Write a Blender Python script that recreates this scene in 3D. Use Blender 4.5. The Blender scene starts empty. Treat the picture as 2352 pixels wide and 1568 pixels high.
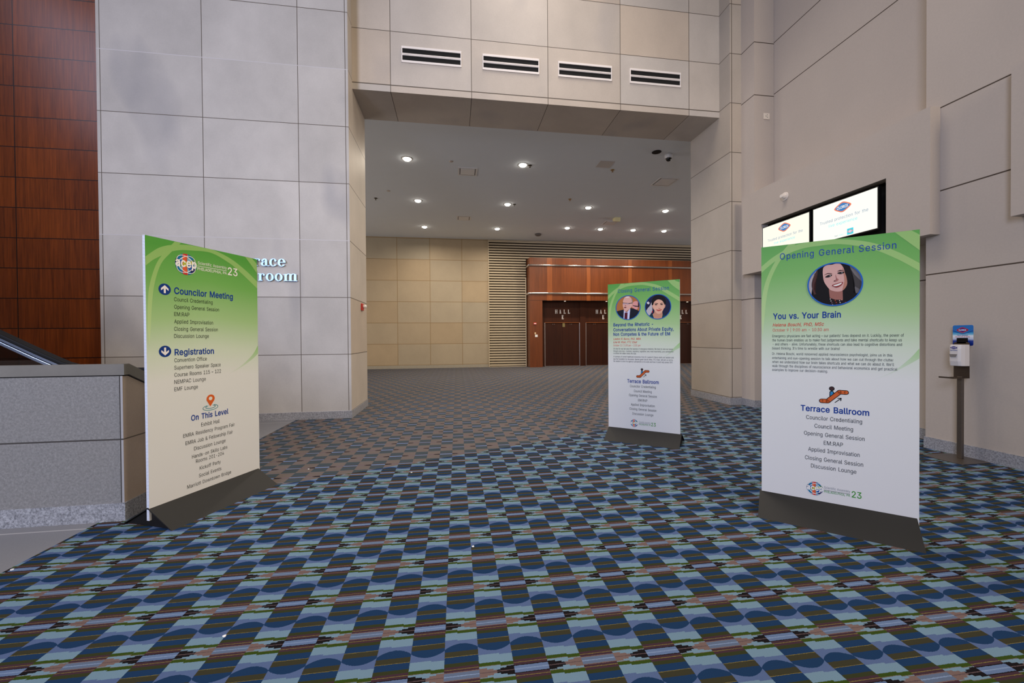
import bpy, bmesh, math, random
from mathutils import Vector, Matrix

# ------------------------------------------------------------------ scene, camera, light
S = bpy.context.scene
COL = S.collection
def lin(c):
    c = c/255.0
    return c/12.92 if c <= 0.04045 else ((c+0.055)/1.055)**2.4
def rgb(r, g, b): return (lin(r), lin(g), lin(b), 1.0)

S.view_settings.view_transform = 'Standard'
S.view_settings.look = 'None'
S.view_settings.gamma = 1.0
S.view_settings.use_curve_mapping = False
S.view_settings.exposure = -0.13

cam_d = bpy.data.cameras.new('camera'); cam_d.lens = 14.0; cam_d.sensor_width = 36.0; cam_d.sensor_fit = 'HORIZONTAL'
cam_d.clip_start = 0.05; cam_d.clip_end = 200
cam = bpy.data.objects.new('camera', cam_d); COL.objects.link(cam); S.camera = cam
CR = ((0.9894515, -0.1446698, -0.0075087),
      (-0.0088087, -0.0083478, -0.9999264),
      (0.1445965, 0.9894448, -0.0095341))
CAMH = 1.45
cam.matrix_world = Matrix(((CR[0][0], -CR[1][0], -CR[2][0], 0.0),
                           (CR[0][1], -CR[1][1], -CR[2][1], 0.0),
                           (CR[0][2], -CR[1][2], -CR[2][2], CAMH),
                           (0, 0, 0, 1)))

world = bpy.data.worlds.new('world'); S.world = world; world.use_nodes = True
bg = world.node_tree.nodes['Background']
bg.inputs[0].default_value = (1.0, 0.95, 0.88, 1); bg.inputs[1].default_value = 0.20

def area(name, loc, target, sx, sy, energy, color, shape='RECTANGLE', spread=180):
    d = bpy.data.lights.new(name, 'AREA'); d.shape = shape; d.size = sx; d.size_y = sy
    d.energy = energy; d.color = color; d.spread = math.radians(spread)
    o = bpy.data.objects.new(name, d); COL.objects.link(o); o.location = loc
    o.rotation_euler = (Vector(target)-Vector(loc)).to_track_quat('-Z', 'Y').to_euler()
    return o
# tall daylight window behind the camera on the left, the atrium's high warm lamps, added fills
area('window_daylight', (-8.0, -7.5, 5.5), (0.5, 7.6, 4.2), 3.2, 6.0, 640, (0.66, 0.74, 1.0), spread=110)
area('window_clerestory', (-11.8, 1.5, 9.8), (-6.0, 6.0, 6.4), 7.0, 3.4, 330, (0.78, 0.76, 1.0))
area('atrium_lamps_rear', (4.4, -7.5, 7.5), (0.5, 8.0, 4.0), 4.0, 4.0, 350, (1.0, 0.85, 0.66), spread=120)
area('sign_fill_right', (5.6, -1.0, 8.5), (-2.6, 4.2, 1.0), 2.5, 1.5, 160, (1.0, 0.88, 0.72), spread=80)  # added unseen lamp, brings warm light onto the left sign
area('atrium_lamps_high', (1.8, 6.2, 11.5), (2.2, 6.4, 0), 5.0, 2.0, 200, (1.0, 0.89, 0.78), spread=95)
area('hall_fill_left', (-11.8, 13.0, 3.0), (0.0, 12.0, 4.5), 6.0, 4.0, 390, (1.0, 0.94, 0.90))  # unseen fill light added to lift the hall ceiling
area('hall_fill_right', (20.8, 13.0, 3.0), (8.0, 12.0, 4.5), 6.0, 4.0, 390, (1.0, 0.94, 0.90))  # matching added fill at the other end of the hall
DOWNLIGHT_W = 66.0

# ------------------------------------------------------------------ helpers
def tag(o, label=None, cat=None, group=None, kind=None):
    if label: o['label'] = label
    if cat: o['category'] = cat
    if group: o['group'] = group
    if kind: o['kind'] = kind
    return o
def empty(name, loc=(0, 0, 0), rz=0.0):
    o = bpy.data.objects.new(name, None); COL.objects.link(o); o.location = loc; o.rotation_euler = (0, 0, rz)
    o.empty_display_size = 0.1
    return o
def mk(name, bm, mats, parent=None, bevel=0.0, smooth=False):
    me = bpy.data.meshes.new(name)
    bmesh.ops.recalc_face_normals(bm, faces=bm.faces)
    bm.to_mesh(me); bm.free()
    if not isinstance(mats, (list, tuple)): mats = [mats]
    for m in mats: me.materials.append(m)
    o = bpy.data.objects.new(name, me); COL.objects.link(o)
    if parent: o.parent = parent
    if smooth:
        for p in me.polygons: p.use_smooth = True
    if bevel:
        b = o.modifiers.new('bevel', 'BEVEL'); b.width = bevel; b.segments = 2; b.limit_method = 'ANGLE'
    return o
def box(bm, x0, x1, y0, y1, z0, z1, mi=0, fm=None, skip=''):
    v = [bm.verts.new((x, y, z)) for x in (x0, x1) for y in (y0, y1) for z in (z0, z1)]
    F = {'-x': (0, 1, 3, 2), '+x': (4, 6, 7, 5), '-y': (0, 4, 5, 1), '+y': (2, 3, 7, 6), '-z': (0, 2, 6, 4), '+z': (1, 5, 7, 3)}
    for k, ix in F.items():
        if k in skip: continue
        f = bm.faces.new([v[i] for i in ix]); f.material_index = (fm or {}).get(k, mi)
def prism(bm, poly, a0, a1, axis='y', mi=0):
    """closed polygon (list of 2-d points) extruded along an axis"""
    def P(p, a): return {'y': (p[0], a, p[1]), 'x': (a, p[0], p[1]), 'z': (p[0], p[1], a)}[axis]
    A = [bm.verts.new(P(p, a0)) for p in poly]; B = [bm.verts.new(P(p, a1)) for p in poly]
    n = len(poly)
    fs = [bm.faces.new(A), bm.faces.new(B[::-1])]
    for i in range(n): fs.append(bm.faces.new((A[i], B[i], B[(i+1) % n], A[(i+1) % n])))
    for f in fs: f.material_index = mi
def cyl(bm, c, r, h, axis='z', n=24, r2=None, mi=0):
    r2 = r if r2 is None else r2
    def P(a, rr, t):
        x, y = rr*math.cos(a), rr*math.sin(a)
        return {'z': (c[0]+x, c[1]+y, c[2]+t), 'x': (c[0]+t, c[1]+x, c[2]+y), 'y': (c[0]+x, c[1]+t, c[2]+y)}[axis]
    A = [bm.verts.new(P(2*math.pi*i/n, r, 0)) for i in range(n)]
    B = [bm.verts.new(P(2*math.pi*i/n, r2, h)) for i in range(n)]
    fs = [bm.faces.new(A[::-1]), bm.faces.new(B)]
    for i in range(n): fs.append(bm.faces.new((A[i], A[(i+1) % n], B[(i+1) % n], B[i])))
    for f in fs: f.material_index = mi
def lathe(bm, c, prof, n=32, mi=0):
    rings = []
    for r, z in prof:
        rings.append([bm.verts.new((c[0]+r*math.cos(2*math.pi*i/n), c[1]+r*math.sin(2*math.pi*i/n), c[2]+z)) for i in range(n)])
    for a, b in zip(rings, rings[1:]):
        for i in range(n):
            f = bm.faces.new((a[i], a[(i+1) % n], b[(i+1) % n], b[i])); f.material_index = mi; f.smooth = True
    for r in (rings[0][::-1], rings[-1]):
        f = bm.faces.new(r); f.material_index = mi
def one(name, mats, parent, *boxes, bevel=0.0):
    bm = bmesh.new()
    for b in boxes: box(bm, *b)
    return mk(name, bm, mats, parent, bevel)
def structure(o, label, cat):
    return tag(o, label, cat, None, 'structure')

# ------------------------------------------------------------------ node maths
class G:
    def __init__(s, name):
        s.m = bpy.data.materials.new(name); s.m.use_nodes = True; s.t = s.m.node_tree; s.n = s.t.nodes; s.n.clear()
        s.out = s.n.new('ShaderNodeOutputMaterial'); s.b = s.n.new('ShaderNodeBsdfPrincipled')
        s.t.links.new(s.b.outputs[0], s.out.inputs[0])
    def put(s, sock, v):
        if isinstance(v, bpy.types.NodeSocket): s.t.links.new(v, sock)
        else: sock.default_value = v
    def M(s, op, a, b=None, c=None):
        n = s.n.new('ShaderNodeMath'); n.operation = op; s.put(n.inputs[0], a)
        if b is not None: s.put(n.inputs[1], b)
        if c is not None: s.put(n.inputs[2], c)
        return n.outputs[0]
    def lt(s, a, b): return s.M('LESS_THAN', a, b)
    def gt(s, a, b): return s.M('GREATER_THAN', a, b)
    def add(s, a, b): return s.M('ADD', a, b)
    def sub(s, a, b): return s.M('SUBTRACT', a, b)
    def mul(s, a, b): return s.M('MULTIPLY', a, b)
    def mx(s, a, b): return s.M('MAXIMUM', a, b)
    def mn(s, a, b): return s.M('MINIMUM', a, b)
    def mix(s, f, a, b, mode='MIX'):
        n = s.n.new('ShaderNodeMix'); n.data_type = 'RGBA'; n.blend_type = mode; n.clamp_factor = True
        s.put(n.inputs[0], f); s.put(n.inputs[6], a); s.put(n.inputs[7], b); return n.outputs[2]
    def ramp(s, f, stops, interp='LINEAR'):
        n = s.n.new('ShaderNodeValToRGB'); n.color_ramp.interpolation = interp
        e = n.color_ramp.elements
        e[0].position, e[0].color = stops[0]; e[1].position, e[1].color = stops[-1]
        for p, c in stops[1:-1]:
            k = e.new(p); k.color = c
        s.put(n.inputs[0], f); return n.outputs[0]
    def pos(s, obj=False):
        if obj: v = s.n.new('ShaderNodeTexCoord').outputs['Object']
        else: v = s.n.new('ShaderNodeNewGeometry').outputs['Position']
        x = s.n.new('ShaderNodeSeparateXYZ'); s.put(x.inputs[0], v)
        return v, x.outputs[0], x.outputs[1], x.outputs[2]
    def vec(s, x, y, z):
        n = s.n.new('ShaderNodeCombineXYZ'); s.put(n.inputs[0], x); s.put(n.inputs[1], y); s.put(n.inputs[2], z); return n.outputs[0]
    def noise(s, v, scale, detail=3, rough=0.5):
        n = s.n.new('ShaderNodeTexNoise'); s.put(n.inputs['Vector'], v); n.inputs['Scale'].default_value = scale
        n.inputs['Detail'].default_value = detail; n.inputs['Roughness'].default_value = rough; return n.outputs[0]
    def white(s, v):
        n = s.n.new('ShaderNodeTexWhiteNoise'); n.noise_dimensions = '3D'; s.put(n.inputs[0], v); return n.outputs[0]
    def bump(s, h, strength, dist=0.002):
        n = s.n.new('ShaderNodeBump'); n.inputs['Strength'].default_value = strength; n.inputs['Distance'].default_value = dist
        s.put(n.inputs['Height'], h); s.put(s.b.inputs['Normal'], n.outputs[0])
    def fin(s, color=None, rough=None, metal=None, spec=None):
        if color is not None: s.put(s.b.inputs['Base Color'], color)
        if rough is not None: s.put(s.b.inputs['Roughness'], rough)
        if metal is not None: s.put(s.b.inputs['Metallic'], metal)
        if spec is not None: s.b.inputs['Specular IOR Level'].default_value = spec
        return s.m
def grey(v): return (v, v, v, 1)
def mat(name, color, rough=0.5, metal=0.0, var=0.0, scale=30.0, spec=None):
    """plain surface with a little procedural unevenness"""
    g = G(name); v, x, y, z = g.pos(True)
    c = color
    if var:
        n = g.noise(v, scale, 4)
        c = g.mix(n, tuple(k*(1-var) for k in color[:3])+(1,), tuple(min(1, k*(1+var)) for k in color[:3])+(1,))
    return g.fin(c, rough, metal, spec)
def emis(name, color, strength):
    g = G(name); g.b.inputs['Base Color'].default_value = (0, 0, 0, 1)
    g.b.inputs['Emission Color'].default_value = color; g.b.inputs['Emission Strength'].default_value = strength
    return g.m

def stone(name, axis, base, u0=0.0, pu=0.0, z0=0.0, pz=0.0, uext=(), zext=(), w=0.013, light_mod=None,
          joint=rgb(92, 82, 72), pale=rgb(205, 200, 200), var=0.10, stain=0.16, rough=0.62, smudge=0.0, warm=0.0):
    """stone cladding: panels with their own tone, cloudy staining, thin joints on a measured grid"""
    g = G(name); v, x, y, z = g.pos()
    u = x if axis == 'x' else y
    dark = 0.0; idu = 0.0; idz = 0.0; lightm = None
    def line(d):  # distance -> mask
        return g.lt(d, w/2)
    if pu:
        cu = g.M('DIVIDE', g.sub(u, u0), pu); fu = g.M('FRACT', cu); idu = g.M('FLOOR', cu)
        dark = line(g.mul(g.mn(fu, g.sub(1.0, fu)), pu))
    if pz:
        cz = g.M('DIVIDE', g.sub(z, z0), pz); fz = g.M('FRACT', cz); idz = g.M('FLOOR', cz)
        row = line(g.mul(g.mn(fz, g.sub(1.0, fz)), pz))
        if light_mod is not None:
            k = g.M('ROUND', cz); isl = g.lt(g.M('ABSOLUTE', g.sub(g.M('FLOORED_MODULO', k, 3.0), float(light_mod))), 0.5)
            lightm = g.mul(row, isl); row = g.mul(row, g.sub(1.0, isl))
        dark = g.mx(dark, row)
    for e in uext: dark = g.mx(dark, line(g.M('ABSOLUTE', g.sub(u, e))))
    for e in zext: dark = g.mx(dark, line(g.M('ABSOLUTE', g.sub(z, e))))
    tone = g.white(g.vec(idu, idz, 3.7))
    hue = g.white(g.vec(idu, idz, 9.1))
    cloud = g.noise(g.vec(g.add(x, g.mul(tone, 9.0)), g.add(y, g.mul(hue, 7.0)), g.mul(z, 0.8)), 1.3, 4, 0.6)
    fine = g.noise(v, 45.0, 2)
    c = g.mix(tone, tuple(k*(1-var) for k in base[:3])+(1,), tuple(min(1, k*(1+var*0.6)) for k in base[:3])+(1,))
    if warm: c = g.mix(g.mul(g.M('SMOOTH_MIN', hue, 1.0, 0.01), warm), c, tuple(a*b for a, b in zip(base[:3], (1.08, 0.92, 0.74)))+(1,))
    st = g.M('MULTIPLY_ADD', g.sub(cloud, 0.5), stain*2.2, 1.0)
    st = g.M('MULTIPLY_ADD', g.sub(fine, 0.5), 0.10, st)
    c = g.mix(1.0, c, g.vec(st, st, st), 'MULTIPLY')
    sm = g.noise(g.vec(g.mul(x, 1.6), g.mul(y, 1.6), g.mul(z, 0.75)), 0.62, 2, 0.4)
    sm = g.M('SMOOTH_MIN', g.M('MAXIMUM', g.M('MULTIPLY_ADD', g.sub(sm, 0.585), 7.0, 0.0), 0.0), 1.0, 0.1)
    c = g.mix(g.mul(sm, smudge), c, rgb(128, 128, 138))
    c = g.mix(dark, c, joint)
    if lightm is not None: c = g.mix(lightm, c, pale)
    return g.fin(c, rough, 0.0, 0.35)
def granite(name, a, b, scale=60.0, rough=0.45):
    g = G(name); v, x, y, z = g.pos()
    n1 = g.noise(v, scale, 5, 0.75); n2 = g.noise(v, scale*0.25, 3)
    f = g.M('SMOOTH_MIN', g.M('MULTIPLY_ADD', g.sub(n1, 0.5), 3.2, 0.5), 1.0, 0.05)
    c = g.mix(f, a, b); c = g.mix(g.mul(n2, 0.35), c, tuple(k*0.7 for k in a[:3])+(1,))
    return g.fin(c, rough)
def wood(name, dark, light, rough=0.35, axis='x', u0=0, pu=0, z0=0, pz=0, zext=(), uext=(), w=0.014, spec=0.5, scale=1.0):
    """veneer with vertical grain; optional grid of shadow joints"""
    g = G(name); v, x, y, z = g.pos(); u = x if axis == 'x' else y
    idz = 0.0; idu = 0.0; m = 0.0
    if pz:
        cz = g.M('DIVIDE', g.sub(z, z0), pz); idz = g.M('FLOOR', cz); f = g.M('FRACT', cz)
        m = g.lt(g.mul(g.mn(f, g.sub(1.0, f)), pz), w/2)
    if pu:
        cu = g.M('DIVIDE', g.sub(u, u0), pu); idu = g.M('FLOOR', cu); f = g.M('FRACT', cu)
        m = g.mx(m, g.lt(g.mul(g.mn(f, g.sub(1.0, f)), pu), w/2))
    for e in zext: m = g.mx(m, g.lt(g.M('ABSOLUTE', g.sub(z, e)), w/2))
    for e in uext: m = g.mx(m, g.lt(g.M('ABSOLUTE', g.sub(u, e)), w/2))
    r = g.white(g.vec(idu, idz, 1.3))
    p = g.vec(g.add(g.mul(x, 22.0*scale), g.mul(r, 3.0)), g.mul(y, 22.0*scale), g.add(g.mul(z, 0.9*scale), g.mul(r, 5.0)))
    n = g.noise(p, 1.0, 5, 0.7); n2 = g.noise(g.vec(g.mul(x, 2.2), g.mul(y, 2.2), g.mul(z, 0.5)), 1.0, 2)
    f = g.M('MULTIPLY_ADD', g.sub(n, 0.5), 2.0, g.M('MULTIPLY_ADD', g.sub(n2, 0.5), 0.8, 0.5))
    f = g.M('MULTIPLY_ADD', g.sub(r, 0.5), 0.25, f)
    c = g.mix(f, dark, light); c = g.mix(m, c, rgb(22, 10, 6))
    return g.fin(c, rough, 0.0, spec)

# ------------------------------------------------------------------ lettering and flat print
# letter outlines, in 1/400 of the type size: character -> (advance, closed outlines)
GLYPHS = {
 '!': (78, (((27,64),(25,203),(53,203),(51,64)),((39,-2),(32,0),(26,4),(22,9),(21,16),(22,23),(26,29),(32,33),(39,35),(46,33),(52,29),(56,23),(57,16),(56,9),(52,4),(46,0)),)),
 '%': (270, (((70,113),(58,115),(48,119),(40,125),(35,134),(31,144),(30,155),(30,165),(31,176),(35,186),(40,194),(48,201),(58,205),(70,207),(82,205),(92,201),(100,194),(106,186),(109,176),(110,165),(110,155),(109,144),(106,134),(100,125),(92,119),(82,115)),((70,131),(79,133),(85,138),(88,146),(89,155),(89,165),(88,174),(85,182),(79,187),(70,189),(61,187),(55,182),(52,174),(51,165),(51,155),(52,146),(55,138),(61,133)),((200,-4),(188,-2),(178,2),(171,8),(165,17),(161,27),(160,38),(160,48),(161,59),(165,69),(171,77),(179,84),(189,88),(200,90),(212,88),(222,84),(230,77),(236,69),(239,59),(240,48),(240,38),(239,27),(236,17),(230,8),(222,2),(212,-2)),((200,14),(209,16),(215,21),(218,29),(220,38),(220,48),(219,57),(215,65),(209,70),(200,72),(192,70),(186,65),(182,57),(181,48),(181,38),(182,29),(186,21),(191,16)),((53,0),(193,203),(216,203),(76,0)),)),
 '&': (179, (((79,-3),(60,-1),(44,5),(31,13),(22,25),(16,38),(14,53),(15,65),(19,76),(25,85),(34,94),(44,102),(56,112),(86,134),(90,137),(95,141),(99,145),(102,150),(104,156),(105,162),(103,171),(98,178),(91,183),(81,184),(73,184),(67,181),(62,177),(58,172),(56,166),(55,160),(56,152),(58,145),(62,138),(67,131),(74,123),(82,114),(175,0),(146,0),(69,93),(58,106),(48,117),(41,127),(35,138),(31,148),(30,159),(32,172),(36,183),(44,193),(54,200),(66,204),(80,205),(94,204),(106,200),(116,193),(123,184),(128,173),(129,162),(129,153),(126,145),(122,137),(117,130),(110,123),(62,87),(51,78),(44,70),(40,61),(39,52),(40,43),(44,35),(50,28),(57,23),(67,20),(77,19),(89,20),(100,24),(111,30),(120,38),(128,48),(134,61),(138,74),(140,90),(163,90),(162,72),(159,57),(154,46),(148,37),(143,30),(138,25),(133,19),(122,9),(108,3),(94,-1)),)),
 "'": (82, (((31,127),(28,203),(54,203),(51,127)),)),
 ',': (75, (((15,-48),(27,28),(55,28),(34,-48)),)),
 '-': (181, (((135,98),(135,75),(46,75),(46,98)),)),
 '.': (75, (((38,-2),(31,0),(25,4),(21,9),(20,16),(21,23),(25,29),(31,33),(38,35),(45,33),(51,29),(55,23),(56,16),(55,9),(51,4),(45,0)),)),
 '0': (181, (((91,-3),(70,0),(52,10),(38,25),(28,45),(21,71),(19,102),(21,132),(28,158),(38,179),(52,194),(70,203),(91,206),(112,203),(129,194),(143,179),(154,158),(160,132),(162,102),(160,71),(154,45),(143,25),(129,10),(112,0)),((91,20),(104,22),(116,29),(125,41),(132,57),(136,78),(138,102),(136,126),(132,146),(125,162),(116,174),(104,181),(91,184),(77,181),(65,174),(56,162),(49,146),(45,126),(44,102),(45,78),(49,57),(56,41),(65,29),(77,22)),)),
 '1': (181, (((31,0),(31,22),(156,22),(156,0)),((110,203),(110,0),(85,0),(85,179),(84,179),(34,143),(34,171),(79,203)),)),
 '2': (181, (((26,0),(26,19),(94,91),(104,103),(113,113),(120,122),(124,131),(127,139),(128,149),(127,159),(123,167),(117,174),(109,180),(100,183),(89,184),(78,183),(69,179),(61,173),(56,165),(52,156),(51,145),(26,145),(28,162),(34,177),(44,189),(57,198),(73,204),(90,206),(107,204),(122,199),(135,190),(144,178),(150,164),(152,149),(151,138),(148,127),(143,116),(134,103),(122,89),(107,72),(61,24),(61,23),(156,23),(156,0)),)),
 '3': (181, (((87,-3),(69,-1),(53,4),(39,12),(28,23),(21,37),(17,53),(44,53),(46,43),(51,35),(57,28),(66,24),(76,21),(87,20),(99,21),(110,24),(119,30),(126,37),(130,47),(132,58),(130,69),(126,78),(120,87),(110,93),(97,98),(80,99),(63,99),(63,120),(115,179),(115,181),(28,181),(28,203),(149,203),(149,184),(85,111),(85,116),(105,115),(123,110),(138,101),(148,89),(155,74),(157,58),(155,41),(148,26),(137,14),(123,5),(107,-1)),)),
 '4': (181, (((16,42),(16,63),(99,203),(124,203),(43,66),(43,65),(165,65),(165,42)),((113,0),(113,127),(137,127),(137,0)),)),
 '5': (181, (((88,-3),(71,-1),(56,4),(43,13),(33,24),(27,37),(24,52),(49,52),(51,43),(55,36),(61,29),(69,24),(78,21),(88,20),(100,21),(110,26),(119,33),(126,42),(130,53),(131,65),(130,77),(125,88),(119,98),(110,105),(99,109),(87,111),(77,110),(67,107),(58,103),(51,98),(27,101),(38,203),(147,203),(147,181),(60,181),(54,121),(62,126),(71,130),(81,133),(92,133),(105,132),(118,128),(129,122),(138,114),(146,104),(152,92),(155,79),(156,65),(154,47),(148,30),(137,17),(123,6),(107,-1)),)),
 '6': (181, (((91,-3),(73,-1),(57,6),(44,16),(34,30),(28,46),(25,65),(27,80),(32,96),(41,114),(55,136),(101,203),(129,203),(60,104),(58,104),(62,110),(66,115),(78,123),(86,125),(94,126),(111,124),(126,118),(139,108),(148,96),(154,81),(156,63),(153,45),(147,29),(137,16),(124,6),(108,-1)),((91,19),(102,21),(111,25),(120,32),(126,41),(130,51),(131,63),(130,75),(126,85),(120,94),(111,101),(102,105),(91,106),(79,105),(70,101),(61,94),(55,86),(51,75),(50,63),(51,51),(55,41),(61,32),(70,25),(79,21)),)),
 '7': (181, (((39,0),(129,179),(129,181),(25,181),(25,203),(156,203),(156,179),(66,0)),)),
 '8': (181, (((91,-3),(71,-1),(54,5),(40,13),(30,25),(23,38),(21,54),(22,67),(26,78),(32,88),(40,96),(50,102),(61,106),(61,107),(48,113),(37,123),(30,137),(28,152),(30,167),(36,180),(46,191),(58,199),(73,204),(91,206),(107,204),(122,199),(135,191),(145,180),(151,167),(153,152),(150,137),(144,123),(133,113),(120,107),(120,106),(131,102),(140,96),(149,88),(155,78),(159,67),(160,54),(158,38),(151,25),(141,13),(127,5),(110,-1)),((91,20),(103,21),(114,24),(123,29),(129,37),(133,45),(135,55),(133,66),(129,75),(122,83),(113,89),(102,93),(91,94),(78,93),(68,89),(59,83),(52,75),(48,66),(46,55),(48,45),(52,37),(58,29),(67,24),(78,21)),((91,116),(101,117),(110,120),(117,125),(123,132),(126,141),(128,150),(127,160),(123,168),(117,175),(110,180),(101,183),(91,184),(80,183),(71,180),(63,175),(58,168),(54,160),(53,150),(54,141),(58,132),(64,125),(71,120),(80,117)),)),
 '9': (181, (((90,206),(108,204),(124,198),(137,187),(147,174),(153,157),(156,139),(154,124),(149,108),(140,90),(126,67),(80,0),(52,0),(121,99),(123,99),(120,93),(115,88),(109,84),(103,81),(95,79),(87,78),(70,80),(55,86),(42,95),(33,108),(27,123),(25,141),(28,159),(34,175),(44,188),(57,198),(73,204)),((90,184),(79,183),(70,178),(61,172),(55,163),(51,152),(50,141),(51,129),(55,118),(61,109),(70,103),(79,99),(90,97),(102,99),(111,103),(120,109),(126,118),(130,128),(131,140),(130,152),(126,163),(120,172),(112,178),(102,183)),)),
 ':': (75, (((38,-2),(31,0),(25,4),(21,9),(20,16),(21,23),(25,29),(31,33),(38,35),(45,33),(51,29),(55,23),(56,16),(55,9),(51,4),(45,0)),((38,108),(31,110),(25,114),(21,119),(20,126),(21,134),(25,139),(31,143),(38,145),(45,143),(51,139),(55,134),(56,126),(55,119),(51,114),(45,110)),)),
 'A': (192, (((7,0),(81,203),(110,203),(185,0),(158,0),(115,121),(111,134),(106,149),(100,168),(93,191),(98,191),(91,168),(85,148),(76,121),(34,0)),((44,57),(44,79),(148,79),(148,57)),)),
 'B': (182, (((24,0),(24,203),(96,203),(116,202),(132,196),(144,188),(152,177),(158,164),(159,150),(158,138),(155,128),(149,120),(143,114),(135,110),(126,107),(126,105),(136,103),(145,98),(154,91),(161,81),(166,69),(167,54),(165,40),(160,27),(151,16),(138,7),(120,2),(99,0)),((50,23),(98,23),(118,25),(132,32),(140,42),(142,55),(141,65),(137,74),(131,81),(122,87),(112,91),(99,92),(50,92)),((50,114),(95,114),(106,115),(115,118),(123,124),(129,131),(133,139),(134,149),(132,161),(125,172),(113,178),(96,181),(50,181)),)),
 'C': (204, (((107,-3),(82,0),(60,10),(42,25),(28,46),(19,72),(16,102),(19,132),(28,157),(42,178),(60,193),(82,203),(107,206),(122,205),(136,202),(149,196),(161,188),(171,179),(179,167),(185,154),(189,139),(163,139),(160,149),(156,158),(150,165),(143,171),(135,176),(126,180),(117,182),(107,182),(89,180),(73,173),(60,161),(50,146),(44,126),(41,102),(44,78),(50,58),(60,42),(74,31),(89,24),(107,21),(117,22),(126,24),(135,27),(143,32),(150,38),(156,46),(160,54),(163,64),(189,64),(185,49),(179,36),(171,25),(161,15),(149,7),(136,2),(122,-2)),)),
 'D': (201, (((88,0),(38,0),(38,23),(86,23),(109,25),(127,32),(141,44),(152,60),(158,79),(160,102),(158,125),(152,144),(142,160),(128,171),(110,178),(88,181),(37,181),(37,203),(90,203),(118,200),(141,191),(160,177),(173,156),(182,131),(185,102),(182,73),(173,47),(159,27),(140,12),(116,3)),((50,203),(50,0),(24,0),(24,203)),)),
 'E': (167, (((24,0),(24,203),(149,203),(149,181),(50,181),(50,114),(142,114),(142,91),(50,91),(50,23),(150,23),(150,0)),)),
 'F': (164, (((24,0),(24,203),(148,203),(148,181),(50,181),(50,111),(138,111),(138,88),(50,88),(50,0)),)),
 'G': (208, (((107,-3),(82,0),(60,10),(41,25),(28,46),(19,72),(16,102),(19,132),(28,157),(41,178),(60,193),(81,203),(106,206),(122,205),(136,201),(149,196),(161,188),(171,178),(180,167),(186,154),(190,139),(163,139),(160,149),(155,157),(149,165),(142,171),(135,176),(117,182),(106,182),(89,180),(73,173),(60,161),(50,146),(44,126),(41,102),(44,78),(50,58),(60,42),(74,31),(90,24),(107,21),(124,23),(138,28),(150,37),(158,49),(164,64),(166,81),(174,80),(113,80),(113,102),(191,102),(191,80),(188,57),(180,36),(167,20),(151,8),(130,0)),)),
 'H': (207, (((24,0),(24,203),(50,203),(50,116),(157,116),(157,203),(183,203),(183,0),(157,0),(157,93),(50,93),(50,0)),)),
 'I': (120, (((12,0),(12,23),(47,23),(47,181),(12,181),(12,203),(108,203),(108,181),(73,181),(73,23),(108,23),(108,0)),)),
 'J': (159, (((74,-3),(50,1),(30,13),(17,32),(13,58),(13,69),(39,69),(39,58),(41,42),(49,30),(60,22),(74,20),(88,22),(99,30),(106,42),(109,58),(109,203),(135,203),(135,58),(130,32),(118,13),(98,1)),)),
 'K': (187, (((42,58),(42,86),(49,96),(56,104),(63,113),(70,121),(77,130),(85,138),(145,203),(179,203),(92,110),(91,110)),((24,0),(24,203),(50,203),(50,0)),((149,0),(75,104),(91,124),(179,0)),)),
 'L': (157, (((24,0),(24,203),(50,203),(50,23),(144,23),(144,0)),)),
 'M': (251, (((24,0),(24,203),(61,203),(111,75),(113,70),(115,64),(117,57),(120,49),(122,41),(125,34),(127,26),(129,20),(123,20),(125,26),(127,33),(130,41),(132,48),(134,56),(137,63),(139,70),(141,75),(191,203),(227,203),(227,0),(202,0),(202,165),(203,174),(203,183),(205,183),(202,173),(199,164),(196,154),(193,145),(187,129),(184,122),(182,116),(137,0),(114,0),(68,116),(64,128),(58,144),(55,153),(52,163),(48,173),(45,183),(48,183),(48,140),(49,131),(49,0)),)),
 'N': (209, (((24,0),(24,203),(54,203),(137,73),(141,67),(145,60),(150,52),(155,43),(160,33),(166,22),(162,21),(161,33),(160,43),(160,203),(185,203),(185,0),(155,0),(81,116),(71,132),(59,152),(52,165),(43,181),(48,181),(48,167),(49,153),(49,141),(50,131),(50,0)),)),
 'O': (213, (((107,-3),(82,0),(60,10),(42,25),(28,46),(19,72),(16,102),(19,132),(28,157),(42,178),(60,193),(82,203),(107,206),(132,203),(153,193),(172,178),(186,157),(194,132),(197,102),(194,72),(186,46),(172,25),(153,10),(132,0)),((107,21),(124,23),(140,30),(153,42),(163,58),(170,78),(172,102),(170,126),(163,146),(153,162),(140,173),(124,180),(107,182),(89,180),(74,173),(60,162),(50,146),(44,126),(41,102),(44,78),(50,58),(60,42),(74,30),(89,23)),)),
 'P': (178, (((24,0),(24,203),(94,203),(116,201),(133,195),(146,185),(156,172),(162,156),(163,139),(162,122),(156,106),(146,93),(133,83),(116,76),(94,74),(44,74),(44,97),(93,97),(107,98),(119,102),(127,109),(133,117),(137,128),(138,139),(137,150),(133,161),(127,169),(119,175),(107,179),(93,181),(50,181),(50,0)),)),
 'Q': (213, (((98,64),(125,64),(148,34),(153,26),(187,-19),(160,-19),(138,11),(132,18)),((107,-3),(82,0),(60,10),(42,25),(28,46),(19,72),(16,102),(19,132),(28,157),(42,178),(60,193),(82,203),(107,206),(132,203),(153,193),(172,178),(186,157),(194,132),(197,102),(194,72),(186,46),(172,25),(153,10),(132,0)),((107,21),(124,23),(140,30),(153,42),(163,58),(170,78),(172,102),(170,126),(163,146),(153,162),(140,173),(124,180),(107,182),(89,180),(74,173),(60,162),(50,146),(44,126),(41,102),(44,78),(50,58),(60,42),(74,30),(89,23)),)),
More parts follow.
